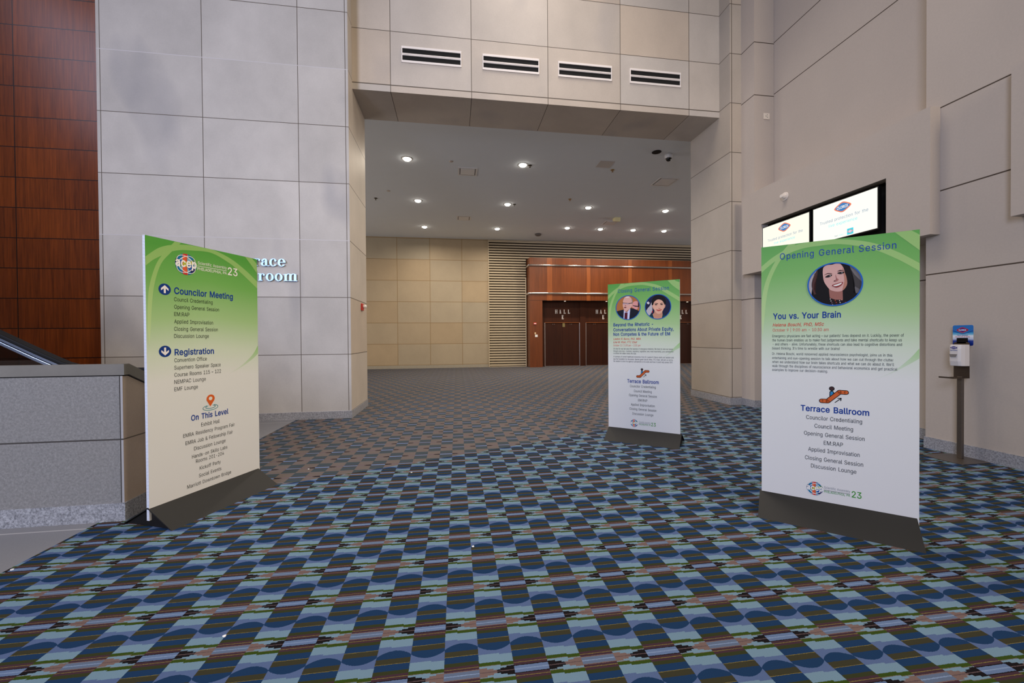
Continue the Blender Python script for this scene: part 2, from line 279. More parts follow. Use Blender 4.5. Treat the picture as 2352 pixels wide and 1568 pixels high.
 'R': (180, (((24,0),(24,203),(94,203),(116,201),(133,195),(147,186),(156,173),(162,158),(164,141),(162,124),(156,109),(147,96),(133,87),(116,81),(94,79),(39,79),(39,102),(93,102),(108,103),(119,107),(128,112),(133,120),(137,130),(138,141),(137,152),(133,162),(128,170),(119,176),(108,180),(93,181),(50,181),(50,0)),((141,0),(92,92),(121,92),(171,0)),)),
 'S': (179, (((89,-4),(69,-2),(51,4),(36,12),(26,24),(18,38),(15,55),(42,55),(44,44),(49,35),(57,28),(67,23),(78,21),(89,20),(103,21),(114,24),(124,29),(132,37),(137,46),(138,56),(137,65),(133,72),(126,77),(118,82),(109,86),(98,89),(73,96),(51,104),(34,116),(24,130),(21,149),(23,165),(30,179),(41,191),(55,199),(72,204),(91,206),(110,204),(126,199),(140,191),(151,179),(158,166),(160,151),(135,151),(131,165),(121,175),(107,181),(90,183),(78,182),(67,179),(58,174),(51,167),(47,159),(46,150),(48,141),(52,133),(59,128),(68,123),(77,120),(85,117),(106,112),(115,109),(125,105),(134,101),(143,95),(151,88),(158,79),(162,68),(163,55),(161,40),(155,25),(144,13),(129,4),(111,-2)),)),
 'T': (179, (((13,181),(13,203),(167,203),(167,181),(103,181),(103,0),(77,0),(77,181)),)),
 'U': (207, (((104,-3),(81,-1),(62,6),(46,17),(34,32),(26,49),(24,69),(24,203),(50,203),(50,71),(51,57),(56,45),(64,35),(75,27),(88,22),(104,21),(119,22),(132,27),(143,35),(151,45),(155,57),(157,71),(157,203),(183,203),(183,69),(180,49),(173,32),(161,17),(145,6),(126,-1)),)),
 'V': (192, (((82,0),(7,203),(34,203),(77,82),(86,55),(92,36),(99,12),(94,12),(101,36),(107,55),(112,71),(116,82),(158,203),(185,203),(111,0)),)),
 'W': (274, (((62,0),(7,203),(33,203),(65,78),(68,68),(72,48),(75,37),(77,27),(79,16),(76,16),(78,27),(80,37),(82,48),(85,58),(87,68),(90,78),(122,203),(152,203),(185,78),(187,68),(190,58),(192,48),(194,37),(197,27),(199,16),(195,16),(197,27),(200,37),(202,48),(204,58),(207,68),(209,78),(241,203),(268,203),(212,0),(182,0),(147,129),(144,142),(141,157),(137,172),(134,190),(140,190),(137,173),(134,158),(131,144),(127,129),(92,0)),)),
 'X': (190, (((7,0),(87,114),(87,95),(12,203),(42,203),(71,160),(77,152),(82,144),(86,138),(89,132),(93,125),(97,117),(93,117),(97,125),(101,131),(105,138),(109,144),(119,160),(149,203),(178,203),(104,96),(104,115),(182,0),(153,0),(117,52),(107,66),(103,72),(100,78),(92,92),(98,92),(94,85),(90,79),(86,72),(78,60),(73,52),(37,0)),)),
 'Y': (189, (((81,0),(81,83),(7,203),(36,203),(77,138),(83,127),(89,117),(94,106),(100,92),(89,92),(95,106),(100,117),(106,127),(112,138),(152,203),(182,203),(107,83),(107,0)),)),
 'Z': (175, (((17,0),(17,19),(109,154),(116,163),(122,172),(136,190),(139,182),(127,181),(16,181),(16,203),(159,203),(159,185),(67,51),(61,42),(54,32),(46,23),(39,13),(36,22),(48,22),(61,23),(160,23),(160,0)),)),
 'a': (156, (((64,-3),(50,-2),(38,2),(27,9),(19,18),(14,29),(12,43),(13,55),(17,64),(23,72),(31,77),(40,81),(50,84),(61,86),(71,88),(84,90),(93,91),(101,92),(106,94),(109,97),(110,102),(110,103),(109,111),(107,119),(102,124),(96,129),(88,131),(78,132),(68,131),(60,129),(53,125),(47,120),(43,115),(40,110),(16,116),(23,129),(31,138),(42,145),(53,150),(65,153),(78,154),(86,153),(96,152),(105,149),(114,144),(122,137),(129,128),(133,116),(135,101),(135,0),(111,0),(111,21),(109,21),(106,15),(101,10),(94,5),(86,0),(76,-2)),((68,18),(81,19),(91,23),(99,30),(105,37),(109,46),(110,55),(110,76),(108,74),(104,73),(99,71),(93,70),(86,69),(80,68),(75,68),(70,67),(62,66),(54,63),(47,60),(41,56),(38,50),(37,42),(38,35),(41,29),(46,24),(52,21),(60,19)),)),
 'b': (170, (((92,-3),(79,-2),(69,2),(61,7),(55,12),(51,18),(47,23),(45,23),(45,0),(21,0),(21,203),(45,203),(45,128),(47,128),(55,138),(61,144),(69,149),(79,153),(92,154),(110,151),(125,144),(138,133),(148,117),(154,98),(156,76),(154,53),(148,34),(138,18),(125,6),(110,-1)),((88,19),(101,21),(112,26),(120,35),(126,47),(130,60),(131,76),(130,91),(126,104),(120,116),(112,125),(101,130),(88,132),(75,130),(64,125),(56,116),(50,105),(46,92),(45,76),(46,60),(50,46),(56,35),(65,26),(75,21)),)),
 'c': (158, (((83,-3),(64,-1),(47,7),(33,18),(22,34),(16,53),(14,75),(16,97),(22,116),(33,132),(47,144),(64,151),(83,154),(94,153),(104,151),(113,147),(122,142),(130,136),(136,129),(141,120),(145,111),(121,105),(119,110),(116,116),(108,124),(103,128),(97,130),(83,132),(69,130),(58,124),(49,115),(43,103),(40,90),(39,75),(40,60),(43,47),(49,35),(58,26),(69,21),(83,19),(90,19),(97,21),(103,23),(108,26),(117,35),(120,41),(122,47),(145,41),(142,31),(136,22),(130,15),(114,3),(94,-3)),)),
 'd': (170, (((78,-3),(60,-1),(45,6),(32,18),(22,34),(16,53),(14,76),(16,98),(22,117),(32,133),(45,144),(60,151),(78,154),(91,153),(101,149),(109,144),(115,138),(119,133),(122,128),(124,128),(124,203),(149,203),(149,0),(125,0),(125,23),(123,23),(119,18),(115,12),(109,7),(101,2),(91,-2)),((82,19),(95,21),(105,26),(114,35),(120,46),(123,60),(125,76),(123,92),(120,105),(114,116),(105,125),(95,130),(82,132),(69,130),(58,125),(49,116),(43,104),(40,91),(39,76),(40,60),(43,47),(50,35),(58,26),(69,21)),)),
 'e': (162, (((85,-3),(64,-1),(47,7),(33,18),(22,34),(16,53),(14,75),(16,97),(22,116),(32,132),(46,144),(63,151),(82,154),(94,153),(106,150),(118,144),(128,136),(136,126),(143,113),(147,97),(148,78),(148,68),(30,68),(30,88),(135,88),(124,81),(123,95),(119,107),(113,118),(105,126),(95,130),(82,132),(69,130),(59,125),(50,118),(44,108),(40,97),(38,84),(38,71),(40,55),(44,42),(51,32),(60,25),(72,20),(85,18),(94,19),(101,21),(108,24),(114,29),(119,35),(122,42),(146,36),(141,25),(134,16),(125,8),(113,2),(100,-2)),)),
 'f': (101, (((91,152),(91,131),(3,131),(3,152)),((32,0),(32,173),(34,185),(38,194),(45,202),(54,208),(64,211),(75,212),(83,212),(89,211),(94,210),(97,208),(91,187),(89,188),(86,189),(82,189),(78,190),(68,188),(62,184),(58,177),(57,167),(57,0)),)),
 'g': (170, (((83,-60),(67,-59),(54,-56),(42,-51),(33,-44),(26,-36),(20,-28),(41,-16),(44,-21),(54,-31),(62,-35),(71,-38),(83,-39),(100,-37),(113,-30),(122,-19),(125,-2),(125,27),(122,27),(119,22),(115,17),(109,11),(101,6),(91,3),(78,2),(61,4),(45,11),(32,21),(22,36),(16,54),(14,76),(16,98),(22,117),(32,133),(45,144),(61,151),(78,154),(91,153),(101,149),(109,144),(120,133),(123,128),(125,128),(125,152),(149,152),(149,-4),(147,-22),(140,-36),(130,-47),(116,-54),(100,-59)),((82,24),(95,25),(105,30),(114,38),(120,48),(124,62),(125,77),(124,92),(120,106),(114,117),(106,125),(95,130),(82,132),(69,130),(58,125),(50,116),(43,105),(40,92),(39,77),(40,62),(43,49),(50,38),(58,30),(69,25)),)),
 'h': (164, (((45,91),(45,0),(21,0),(21,203),(45,203),(45,115),(41,115),(49,133),(61,145),(75,152),(91,154),(105,152),(118,147),(128,139),(136,128),(141,114),(143,96),(143,0),(118,0),(118,94),(116,110),(109,122),(98,129),(84,132),(74,130),(64,127),(57,121),(51,113),(47,103)),)),
 'i': (67, (((21,0),(21,152),(45,152),(45,0)),((33,177),(27,178),(22,182),(18,187),(17,193),(18,200),(22,205),(27,208),(33,209),(40,208),(46,205),(49,200),(51,193),(49,187),(46,182),(40,178)),)),
 'j': (67, (((21,152),(45,152),(45,-12),(44,-25),(41,-36),(34,-45),(26,-52),(15,-56),(2,-57),(-4,-57),(-4,-35),(1,-35),(10,-33),(16,-29),(20,-21),(21,-12)),((33,177),(27,178),(21,182),(18,187),(16,193),(18,200),(21,205),(27,208),(33,209),(40,208),(45,205),(49,200),(50,193),(49,187),(45,182),(40,178)),)),
 'k': (152, (((44,55),(44,85),(48,85),(114,152),(144,152),(74,80),(71,80)),((21,0),(21,203),(45,203),(45,0)),((118,0),(59,74),(76,91),(149,0)),)),
 'l': (76, (((56,-1),(40,1),(30,8),(23,19),(21,34),(21,203),(45,203),(45,39),(46,31),(48,25),(52,22),(58,21),(66,21),(68,22),(72,1),(69,0),(65,0),(60,-1)),)),
 'm': (244, (((21,0),(21,152),(45,152),(45,118),(43,118),(47,129),(53,138),(60,145),(69,150),(78,153),(88,154),(103,152),(115,144),(124,133),(128,118),(125,118),(129,128),(135,137),(143,145),(152,150),(163,153),(175,154),(187,153),(199,149),(209,142),(216,131),(221,118),(223,102),(223,0),(198,0),(198,101),(196,116),(189,125),(179,130),(167,132),(158,131),(150,128),(143,123),(138,116),(135,108),(134,99),(134,0),(110,0),(110,104),(108,115),(101,124),(92,130),(80,132),(71,131),(63,128),(56,123),(50,116),(47,106),(45,95),(45,0)),)),
 'n': (164, (((45,91),(45,0),(21,0),(21,152),(45,152),(45,115),(41,115),(49,133),(61,145),(75,152),(91,154),(105,152),(118,147),(128,139),(136,128),(141,114),(143,96),(143,0),(118,0),(118,94),(116,110),(109,122),(98,129),(84,132),(74,130),(64,127),(57,121),(51,113),(47,103)),)),
 'o': (166, (((83,-3),(64,-1),(47,7),(33,18),(22,34),(16,53),(14,75),(16,97),(22,116),(33,132),(47,144),(64,151),(83,154),(102,151),(119,144),(133,132),(144,116),(150,97),(152,75),(150,53),(144,34),(133,18),(119,7),(102,-1)),((83,19),(97,21),(108,26),(117,35),(123,47),(126,60),(128,75),(126,90),(123,103),(117,115),(108,124),(97,130),(83,132),(69,130),(58,124),(49,115),(43,103),(40,90),(39,75),(40,60),(43,47),(49,35),(58,26),(69,21)),)),
 'p': (170, (((21,-57),(21,152),(45,152),(45,128),(47,128),(55,138),(61,144),(69,149),(79,153),(92,154),(110,151),(125,144),(138,133),(148,117),(154,98),(156,76),(154,53),(148,34),(138,18),(125,6),(110,-1),(92,-3),(79,-2),(69,2),(61,7),(55,12),(51,18),(47,23),(45,23),(45,-57)),((88,19),(101,21),(112,26),(120,35),(126,47),(130,60),(131,76),(130,91),(126,104),(120,116),(112,125),(101,130),(88,132),(75,130),(64,125),(56,116),(50,105),(46,92),(45,76),(46,60),(50,46),(56,35),(65,26),(75,21)),)),
 'q': (170, (((149,-57),(124,-57),(124,23),(122,23),(119,18),(115,12),(109,7),(101,2),(91,-2),(78,-3),(60,-1),(45,6),(32,18),(22,34),(16,53),(14,76),(16,98),(22,117),(32,133),(45,144),(60,151),(78,154),(91,153),(101,149),(109,144),(115,138),(123,128),(125,128),(125,152),(149,152)),((82,19),(95,21),(105,26),(114,35),(120,46),(123,60),(125,76),(123,92),(120,105),(114,116),(105,125),(95,130),(82,132),(69,130),(58,125),(49,116),(43,104),(40,91),(39,76),(40,60),(43,47),(50,35),(58,26),(69,21)),)),
 'r': (104, (((21,0),(21,152),(45,152),(45,128),(46,128),(52,139),(61,147),(72,152),(85,154),(95,154),(97,153),(97,129),(95,129),(92,130),(83,130),(73,129),(64,126),(56,121),(50,113),(47,105),(45,95),(45,0)),)),
 's': (146, (((73,-3),(58,-2),(45,1),(34,7),(25,15),(18,25),(14,38),(38,43),(42,32),(50,24),(60,20),(73,18),(87,20),(98,25),(105,32),(107,41),(106,48),(102,54),(95,59),(85,62),(60,68),(42,74),(29,83),(21,95),(19,110),(21,122),(26,133),(35,141),(46,148),(60,152),(75,154),(89,153),(102,149),(112,143),(120,136),(126,126),(130,116),(107,111),(103,119),(97,126),(88,131),(75,133),(62,131),(52,127),(46,120),(43,111),(45,103),(50,97),(57,93),(69,89),(92,84),(110,77),(122,69),(130,57),(132,43),(131,30),(125,19),(116,10),(104,3),(89,-2)),)),
 't': (91, (((82,152),(82,131),(3,131),(3,152)),((26,188),(50,188),(50,39),(51,30),(54,25),(60,21),(68,20),(74,20),(78,21),(81,21),(85,1),(77,-1),(72,-2),(67,-2),(50,1),(37,9),(29,21),(26,37)),)),
 'u': (164, (((73,-2),(59,0),(46,4),(36,12),(28,23),(23,38),(21,56),(21,152),(45,152),(45,58),(48,42),(55,30),(66,23),(80,20),(90,21),(100,25),(107,31),(113,39),(117,49),(118,61),(118,152),(143,152),(143,0),(119,0),(119,37),(123,37),(114,19),(103,7),(89,0)),)),
 'v': (156, (((65,0),(7,152),(34,152),(66,62),(71,48),(75,35),(78,21),(82,8),(74,8),(77,21),(81,35),(85,48),(90,62),(122,152),(149,152),(91,0)),)),
 'w': (227, (((55,0),(9,152),(35,152),(53,85),(57,71),(62,55),(66,37),(70,17),(66,17),(70,36),(74,54),(78,70),(82,85),(101,152),(127,152),(145,85),(149,71),(153,54),(157,36),(161,17),(157,17),(161,36),(165,54),(169,70),(173,85),(192,152),(218,152),(172,0),(147,0),(128,69),(125,79),(116,112),(113,124),(111,135),(116,135),(113,124),(111,112),(102,79),(99,69),(79,0)),)),
 'x': (151, (((8,0),(69,87),(68,68),(11,152),(40,152),(59,122),(66,111),(72,101),(77,92),(83,82),(70,82),(76,92),(81,101),(87,111),(93,122),(113,152),(141,152),(83,67),(83,86),(143,0),(115,0),(92,34),(86,45),(80,54),(75,64),(69,73),(82,73),(76,64),(71,54),(66,45),(59,34),(37,0)),)),
 'y': (156, (((19,-55),(25,-34),(29,-35),(35,-36),(42,-36),(47,-34),(52,-30),(56,-23),(60,-14),(65,-1),(7,152),(34,152),(66,62),(71,48),(75,35),(78,21),(82,8),(73,8),(77,21),(81,35),(85,48),(90,62),(122,152),(149,152),(82,-23),(77,-34),(71,-43),(64,-50),(56,-54),(47,-57),(37,-58),(31,-58),(26,-57),(22,-56)),)),
 'z': (152, (((17,0),(17,18),(102,128),(102,129),(19,129),(19,152),(133,152),(133,132),(50,24),(50,23),(135,23),(135,0)),)),
 '|': (92, (((57,269),(57,-66),(35,-66),(35,269)),)),
 '–': (140, (((140,98),(140,75),(0,75),(0,98)),)),
 '’': (71, (((21,127),(33,203),(60,203),(39,127)),)),
}

from mathutils.geometry import delaunay_2d_cdt
_tess = {}
def thicken(c, d):
    out = []
    for i in range(len(c)):
        p, q, r = Vector(c[i-1]), Vector(c[i]), Vector(c[(i+1) % len(c)])
        a = (q-p).normalized(); b = (r-q).normalized()
        na, nb = Vector((-a.y, a.x)), Vector((-b.y, b.x)); m = na+nb
        if m.length < 1e-4: out.append(tuple(q+na*d)); continue
        m.normalize(); out.append(tuple(q+m*(d/max(0.5, m.dot(na)))))
    return out
def winding(cs, x, y):
    w = 0
    for c in cs:
        for i in range(len(c)):
            (x0, y0), (x1, y1) = c[i-1], c[i]
            if (y0 <= y) != (y1 <= y):
                if (x0+(y-y0)/(y1-y0)*(x1-x0)) > x: w += 1 if y1 > y0 else -1
    return w
def glyph(ch, d):
    k = (ch, d)
    if k not in _tess:
        adv, cs = GLYPHS[ch]
        if d: cs = [thicken(c, d) for c in cs]
        vs = [Vector(p) for c in cs for p in c]; es = []; n = 0
        for c in cs:
            es += [(n+i, n+(i+1) % len(c)) for i in range(len(c))]; n += len(c)
        V, _, T = delaunay_2d_cdt(vs, es, [], 0, 1e-4)[:3]
        keep = [t for t in T if winding(cs, sum(V[i].x for i in t)/3+1e-3, sum(V[i].y for i in t)/3+1.3e-3) != 0]
        _tess[k] = (adv, [(v.x, v.y) for v in V], keep)
    return _tess[k]
CAPH = 203.0
def text_into(bm, F, text, u0, u1, zb, cap, bold=0.0, shear=0.0, space=1.0, mi=0):
    """lay one line of text into frame F: F(u, z) -> point; baseline zb, capital height cap, from u0 to u1"""
    heavy = bold*330.0; pen = 0.0; V = []; T = []
    for ch in text:
        if ch == ' ': pen += 108*space; continue
        adv, vs, ts = glyph(ch, heavy); n = len(V); pen += heavy*0.5
        V += [(pen+x+shear*y, y) for x, y in vs]; T += [(a+n, b+n, c+n) for a, b, c in ts]; pen += adv*space
    x0 = min(p[0] for p in V); k = (u1-u0)/(max(p[0] for p in V)-x0)
    W = [bm.verts.new(F(u0+(x-x0)*k, zb+y/CAPH*cap)) for x, y in V]
    for t in T:
        try: bm.faces.new([W[i] for i in t]).material_index = mi
        except ValueError: pass
def poly_into(bm, F, pts, mi=0):
    if len(pts) < 3: return
    q = bm.faces.new([bm.verts.new(F(*p)) for p in pts]); q.material_index = mi
    bmesh.ops.triangulate(bm, faces=[q])
def disc_pts(c, r, n=48, rz=None): return [(c[0]+r*math.cos(2*math.pi*i/n), c[1]+(rz or r)*math.sin(2*math.pi*i/n)) for i in range(n)]
def ring_into(bm, F, c, r0, r1, n=64, mi=0, a0=0.0, a1=2*math.pi):
    pr = None
    for i in range(n+1):
        a = a0+(a1-a0)*i/n
        q = (bm.verts.new(F(c[0]+r0*math.cos(a), c[1]+r0*math.sin(a))), bm.verts.new(F(c[0]+r1*math.cos(a), c[1]+r1*math.sin(a))))
        if pr:
            f = bm.faces.new((pr[0], q[0], q[1], pr[1])); f.material_index = mi
        pr = q
def stroke_into(bm, F, pts, w, mi=0, cap=True):
    for (a, b) in zip(pts, pts[1:]):
        d = Vector((b[0]-a[0], b[1]-a[1])); d.normalize(); n = Vector((-d.y, d.x))*w/2
        poly_into(bm, F, [(a[0]+n.x, a[1]+n.y), (a[0]-n.x, a[1]-n.y), (b[0]-n.x, b[1]-n.y), (b[0]+n.x, b[1]+n.y)], mi)
    for p in (pts if cap else pts[1:-1]): poly_into(bm, F, disc_pts(p, w/2, 20), mi)
def catmull(pts, closed=False, k=6):
    n = len(pts); out = []
    for i in range(n if closed else n-1):
        def P(j): return pts[j % n] if closed else pts[max(0, min(n-1, j))]
        p0, p1, p2, p3 = P(i-1), P(i), P(i+1), P(i+2)
        for s in range(k):
            t = s/k
            out.append(tuple(0.5*((2*p1[a])+(-p0[a]+p2[a])*t+(2*p0[a]-5*p1[a]+4*p2[a]-p3[a])*t*t+(-p0[a]+3*p1[a]-3*p2[a]+p3[a])*t**3) for a in (0, 1)))
    if not closed: out.append(tuple(pts[-1]))
    return out
def clip_disc(poly, r=0.985, n=40):
    out = list(poly)
    for i in range(n):
        a = 2*math.pi*(i+0.5)/n; nx, ny = math.cos(a), math.sin(a); d = r
        res = []
        for j in range(len(out)):
            p, q = out[j-1], out[j]
            sp, sq = p[0]*nx+p[1]*ny-d, q[0]*nx+q[1]*ny-d
            if (sp <= 0) != (sq <= 0):
                t = sp/(sp-sq); res.append((p[0]+(q[0]-p[0])*t, p[1]+(q[1]-p[1])*t))
            if sq <= 0: res.append(q)
        out = res
        if len(out) < 3: return []
    return out
_ink = {}
def ink(c, rough=0.55):
    c = tuple(c)
    if c not in _ink: _ink[c] = mat('ink_%02x%02x%02x' % c, rgb(*c), rough, spec=0.12)
    return _ink[c]
def band(bm, F, outer, inner, mi=0):
    A = catmull(outer); B = catmull(inner)
    n = min(len(A), len(B)); pr = None
    for a, b in zip(A[:n], B[:n]):
        q = (bm.verts.new(F(*a)), bm.verts.new(F(*b)))
        if pr:
            f = bm.faces.new((pr[0], q[0], q[1], pr[1])); f.material_index = mi
        pr = q
def flat(name, bm, mats, parent):
    return mk(name, bm, mats, parent)

# ------------------------------------------------------------------ setting: floor
def carpet_mat():
    g = G('carpet'); v, x, y, z = g.pos()
    X = g.sub(x, g.mul(y, 0.007)); Y = g.add(y, g.mul(x, 0.008))
    U0 = g.M('DIVIDE', g.add(X, 0.055+0.012), 0.1528); V = g.M('DIVIDE', g.sub(Y, 1.864), 0.303)
    wob = g.M('MULTIPLY_ADD', g.sub(g.noise(v, 160.0, 2), 0.5), 0.03, 0.0)
    V = g.add(V, g.mul(wob, 0.7)); U0 = g.add(U0, wob)
    m = g.M('FLOOR', V); vf = g.M('FRACT', V)
    U = g.add(U0, g.M('FLOORED_MODULO', m, 2.0)); uf = g.M('FRACT', U); q = g.M('FLOOR', g.M('FLOORED_MODULO', U, 4.0))
    isdark = g.gt(g.M('FLOORED_MODULO', q, 2.0), 0.5)
    nearblack = g.lt(g.M('FLOORED_MODULO', g.sub(U, 2.5), 4.0), 2.0)
    s = g.M('ABSOLUTE', g.sub(vf, 0.5)); s2 = g.mul(s, 2.0)
    LB = rgb(112, 140, 160); PW = rgb(84, 102, 142); BL = rgb(25, 54, 90); OL = rgb(58, 56, 40); GR = rgb(52, 72, 20)
    PU = rgb(66, 45, 54); BK = rgb(22, 18, 21); MV = rgb(116, 96, 92); GD = rgb(124, 110, 58); SP = rgb(98, 118, 154); SW = rgb(126, 146, 178)
    OG = rgb(52, 56, 32)
    strip = g.mix(nearblack, rgb(94, 108, 134), SP)
    rim = g.mix(nearblack, MV, BK)
    dk = g.ramp(s2, [(0.0, PU), (0.225, GD), (0.243, PU), (0.33, OG), (0.46, BL), (0.695, GD), (0.71, OL), (0.90, BL)], 'CONSTANT')
    dk = g.mix(g.lt(s, 0.074), dk, rim); dk = g.mix(g.lt(s, 0.060), dk, strip); dk = g.mix(g.lt(s, 0.008), dk, SW)
    # light cell
    step = g.mul(g.gt(uf, 0.62), 0.022); step2 = g.mul(g.lt(uf, 0.38), 0.022)
    up = g.gt(vf, 0.5)
    st = g.add(g.mul(up, step), g.mul(g.sub(1.0, up), step2))
    ss = g.add(s2, g.mul(st, 2.0))
    lt = g.ramp(ss, [(0.0, LB), (0.215, rgb(100, 90, 74)), (0.235, GR), (0.35, LB), (0.66, PW)], 'CONSTANT')
    d = g.mn(uf, g.sub(1.0, uf))
    wing = g.mx(g.mul(g.lt(d, 0.22), g.lt(s, 0.078)), g.mx(g.mul(g.lt(d, 0.40), g.lt(s, 0.054)), g.lt(s, 0.030)))
    wc = g.mix(nearblack, MV, BK); wc = g.mix(g.lt(s, 0.007), wc, rgb(92, 76, 78))
    lt = g.mix(wing, lt, wc)
    bulge = g.gt(s, g.sub(0.5, g.mul(g.M('POWER', g.M('SINE', g.mul(uf, math.pi)), 0.75), 0.105)))
    lt = g.mix(bulge, lt, BL)
    # second colourway beyond the curved boundary
    ltm = g.ramp(s2, [(0.0, rgb(80, 72, 77)), (0.10, rgb(110, 97, 100)), (0.34, rgb(92, 87, 78)), (0.42, rgb(107, 95, 97)), (0.74, rgb(94, 89, 81)), (0.80, rgb(104, 94, 93))], 'LINEAR')
    wingm = g.mul(wing, g.mul(nearblack, g.lt(s, 0.06)))
    ltm = g.mix(wingm, ltm, rgb(30, 24, 26))
    dkm = g.ramp(s2, [(0.0, rgb(60, 58, 64)), (0.22, rgb(66, 60, 64)), (0.3, rgb(66, 70, 62)), (0.5, rgb(54, 70, 92)), (0.74, rgb(66, 71, 63)), (0.92, rgb(60, 72, 84))], 'LINEAR')
    dkm = g.mix(g.lt(s, 0.062), dkm, strip)
    edge = g.gt(y, g.add(g.mul(x, 0.408), g.add(g.mul(g.mul(x, x), 0.0042), 4.95)))
    # the change of colourway follows whole tufts of the pattern
    lt = g.mix(edge, lt, ltm); dk = g.mix(edge, dk, dkm)
    c = g.mix(isdark, lt, dk)
    pile = g.M('MULTIPLY_ADD', g.sub(g.noise(v, 420.0, 3, 0.7), 0.5), 0.55, 1.0)
    wear = g.M('MULTIPLY_ADD', g.sub(g.noise(v, 0.9, 3), 0.5), 0.18, 1.0)
    k = g.mul(g.mul(pile, wear), g.M('MULTIPLY_ADD', edge, 0.20, 0.84))
    c = g.mix(1.0, c, g.vec(k, k, k), 'MULTIPLY')
    return g.fin(c, 0.95, 0.0, 0.1)
M_CARPET = carpet_mat()
def tile_mat():
    g = G('terrazzo'); v, x, y, z = g.pos()
    n = g.noise(v, 90.0, 4, 0.7); n2 = g.noise(v, 2.0, 3)
    c = g.mix(n, rgb(112, 112, 116), rgb(144, 144, 148)); c = g.mix(g.mul(n2, 0.4), c, rgb(98, 98, 104))
    ln = g.mx(g.lt(g.M('ABSOLUTE', g.sub(y, 3.505)), 0.008), g.lt(g.M('ABSOLUTE', g.sub(y, 7.44)), 0.008))
    c = g.mix(ln, c, rgb(170, 168, 170))
    return g.fin(c, 0.45)
XT = -2.82
bm = bmesh.new()
box(bm, XT, 6.0, -9.0, 7.65, -0.2, 0.0); box(bm, 6.0, 6.46, 4.28, 7.25, -0.2, 0.0); box(bm, -12.0, 21.0, 7.65, 19.75, -0.2, 0.0)
structure(mk('floor_carpet', bm, M_CARPET), 'patterned blue and mauve carpet over the whole concourse floor', 'carpet')
bm = bmesh.new(); box(bm, -12.0, XT, -9.0, 7.65, -0.2, 0.0)
structure(mk('floor_terrazzo', bm, tile_mat()), 'plain grey terrazzo floor at the left beside the carpet', 'floor')

# ------------------------------------------------------------------ setting: stone walls
LIME = rgb(192, 184, 175)
M_LF = stone('stone_left_front', 'x', rgb(190, 185, 180), -4.280, 1.556, 0.135, 1.036, uext=(-1.915,), light_mod=0.0, stain=0.22, smudge=0.45, w=0.011, pale=rgb(200, 196, 198))
M_LJ = stone('stone_left_jamb', 'y', LIME, 0, 0, 0.135, 1.036, warm=0.5)
M_HF = stone('stone_header', 'x', LIME, -1.159, 1.550, 0.160, 1.027, zext=(6.315,), warm=0.5, w=0.012, smudge=0.3)
M_RF = stone('stone_pier', 'x', rgb(184, 174, 162), 0, 0, 0.160, 1.027, uext=(5.792,), warm=0.4)
M_RJ = stone('stone_pier_side', 'y', rgb(176, 167, 156), 0, 0, 0.160, 1.027, warm=0.4)
M_FAR = stone('stone_hall', 'x', rgb(174, 163, 144), -1.118, 1.540, 0.165, 1.018, warm=0.8, w=0.022, joint=rgb(142, 118, 82), var=0.07, stain=0.10)
M_GRAN = granite('granite_base', rgb(112, 112, 116), rgb(190, 190, 196))
M_GRAN_FAR = granite('granite_base_warm', rgb(150, 142, 128), rgb(186, 178, 162))

bm = bmesh.new()
box(bm, -5.89, -1.865, 7.65, 9.01, 0.0, 12.0, 0, {'+x': 1, '-x': 1, '+y': 0})
structure(mk('wall_left', bm, [M_LF, M_LJ]), 'tall pale limestone wall left of the opening', 'wall')
bm = bmesh.new()
box(bm, -5.90, -1.855, 7.638, 9.02, 0.0, 0.135, 0)
structure(mk('baseboard_left', bm, M_GRAN), 'speckled granite plinth under the left limestone wall', 'baseboard')
bm = bmesh.new()
box(bm, -1.865, 5.752, 7.95, 9.01, 6.19, 12.0, 0)
structure(mk('wall_front_header', bm, [M_HF]), 'limestone header wall with four vents above the wide opening', 'wall')
bm = bmesh.new()
box(bm, 5.752, 6.012, 7.615, 9.01, 0.0, 12.0, 0, {'-x': 1, '+x': 1})
structure(mk('wall_right_pier', bm, [M_RF, M_RJ]), 'limestone pier at the right of the opening', 'wall')
bm = bmesh.new()
box(bm, 5.742, 6.012, 7.603, 9.02, 0.0, 0.150, 0)
structure(mk('baseboard_right_pier', bm, M_GRAN), 'grey granite plinth under the right limestone pier', 'baseboard')

# painted wall panels on the right
PAINT = rgb(188, 176, 165)
def painted(name, axis, zs, rect=None):
    return stone(name, axis, PAINT, 0, 0, 0, 0, (), zs, w=0.016, var=0.0, stain=0.05, rough=0.7, joint=rgb(74, 62, 52))
M_P1 = painted('painted_step', 'x', (2.207, 6.290, 7.345)); M_P2 = painted('painted_recess', 'y', (2.203, 6.336, 7.370))
M_P4 = painted('painted_box', 'y', ())
M_P5 = painted('painted_between', 'y', (2.210, 3.228, 4.251))
bm = bmesh.new(); box(bm, 6.012, 6.455, 7.25, 9.0, 0.0, 12.0, 0, {'-x': 0})
structure(mk('wall_right_step', bm, M_P1), 'narrow stepped wall between the pier and the right recess', 'wall')
bm = bmesh.new(); box(bm, 6.459, 6.9, 4.0, 7.6, 0.0, 12.0, 0)
structure(mk('wall_right_recess', bm, M_P2), 'long recessed beige wall above the screen housing', 'wall')
bm = bmesh.new()
box(bm, 5.98, 6.458, -9.0, 4.28, 0.0, 12.0, 0)
structure(mk('wall_right_near', bm, [M_P5]), 'near beige wall at the right behind the sanitizer stand', 'wall')
bm = bmesh.new()
box(bm, 5.968, 6.2, -9.0, 4.292, 0.0, 0.146); box(bm, 6.447, 6.5, 4.2, 7.3, 0.0, 0.146); box(bm, 6.0, 6.5, 7.238, 7.6, 0.0, 0.146)
structure(mk('baseboard_right', bm, M_GRAN), 'grey granite plinth along the right walls', 'baseboard')
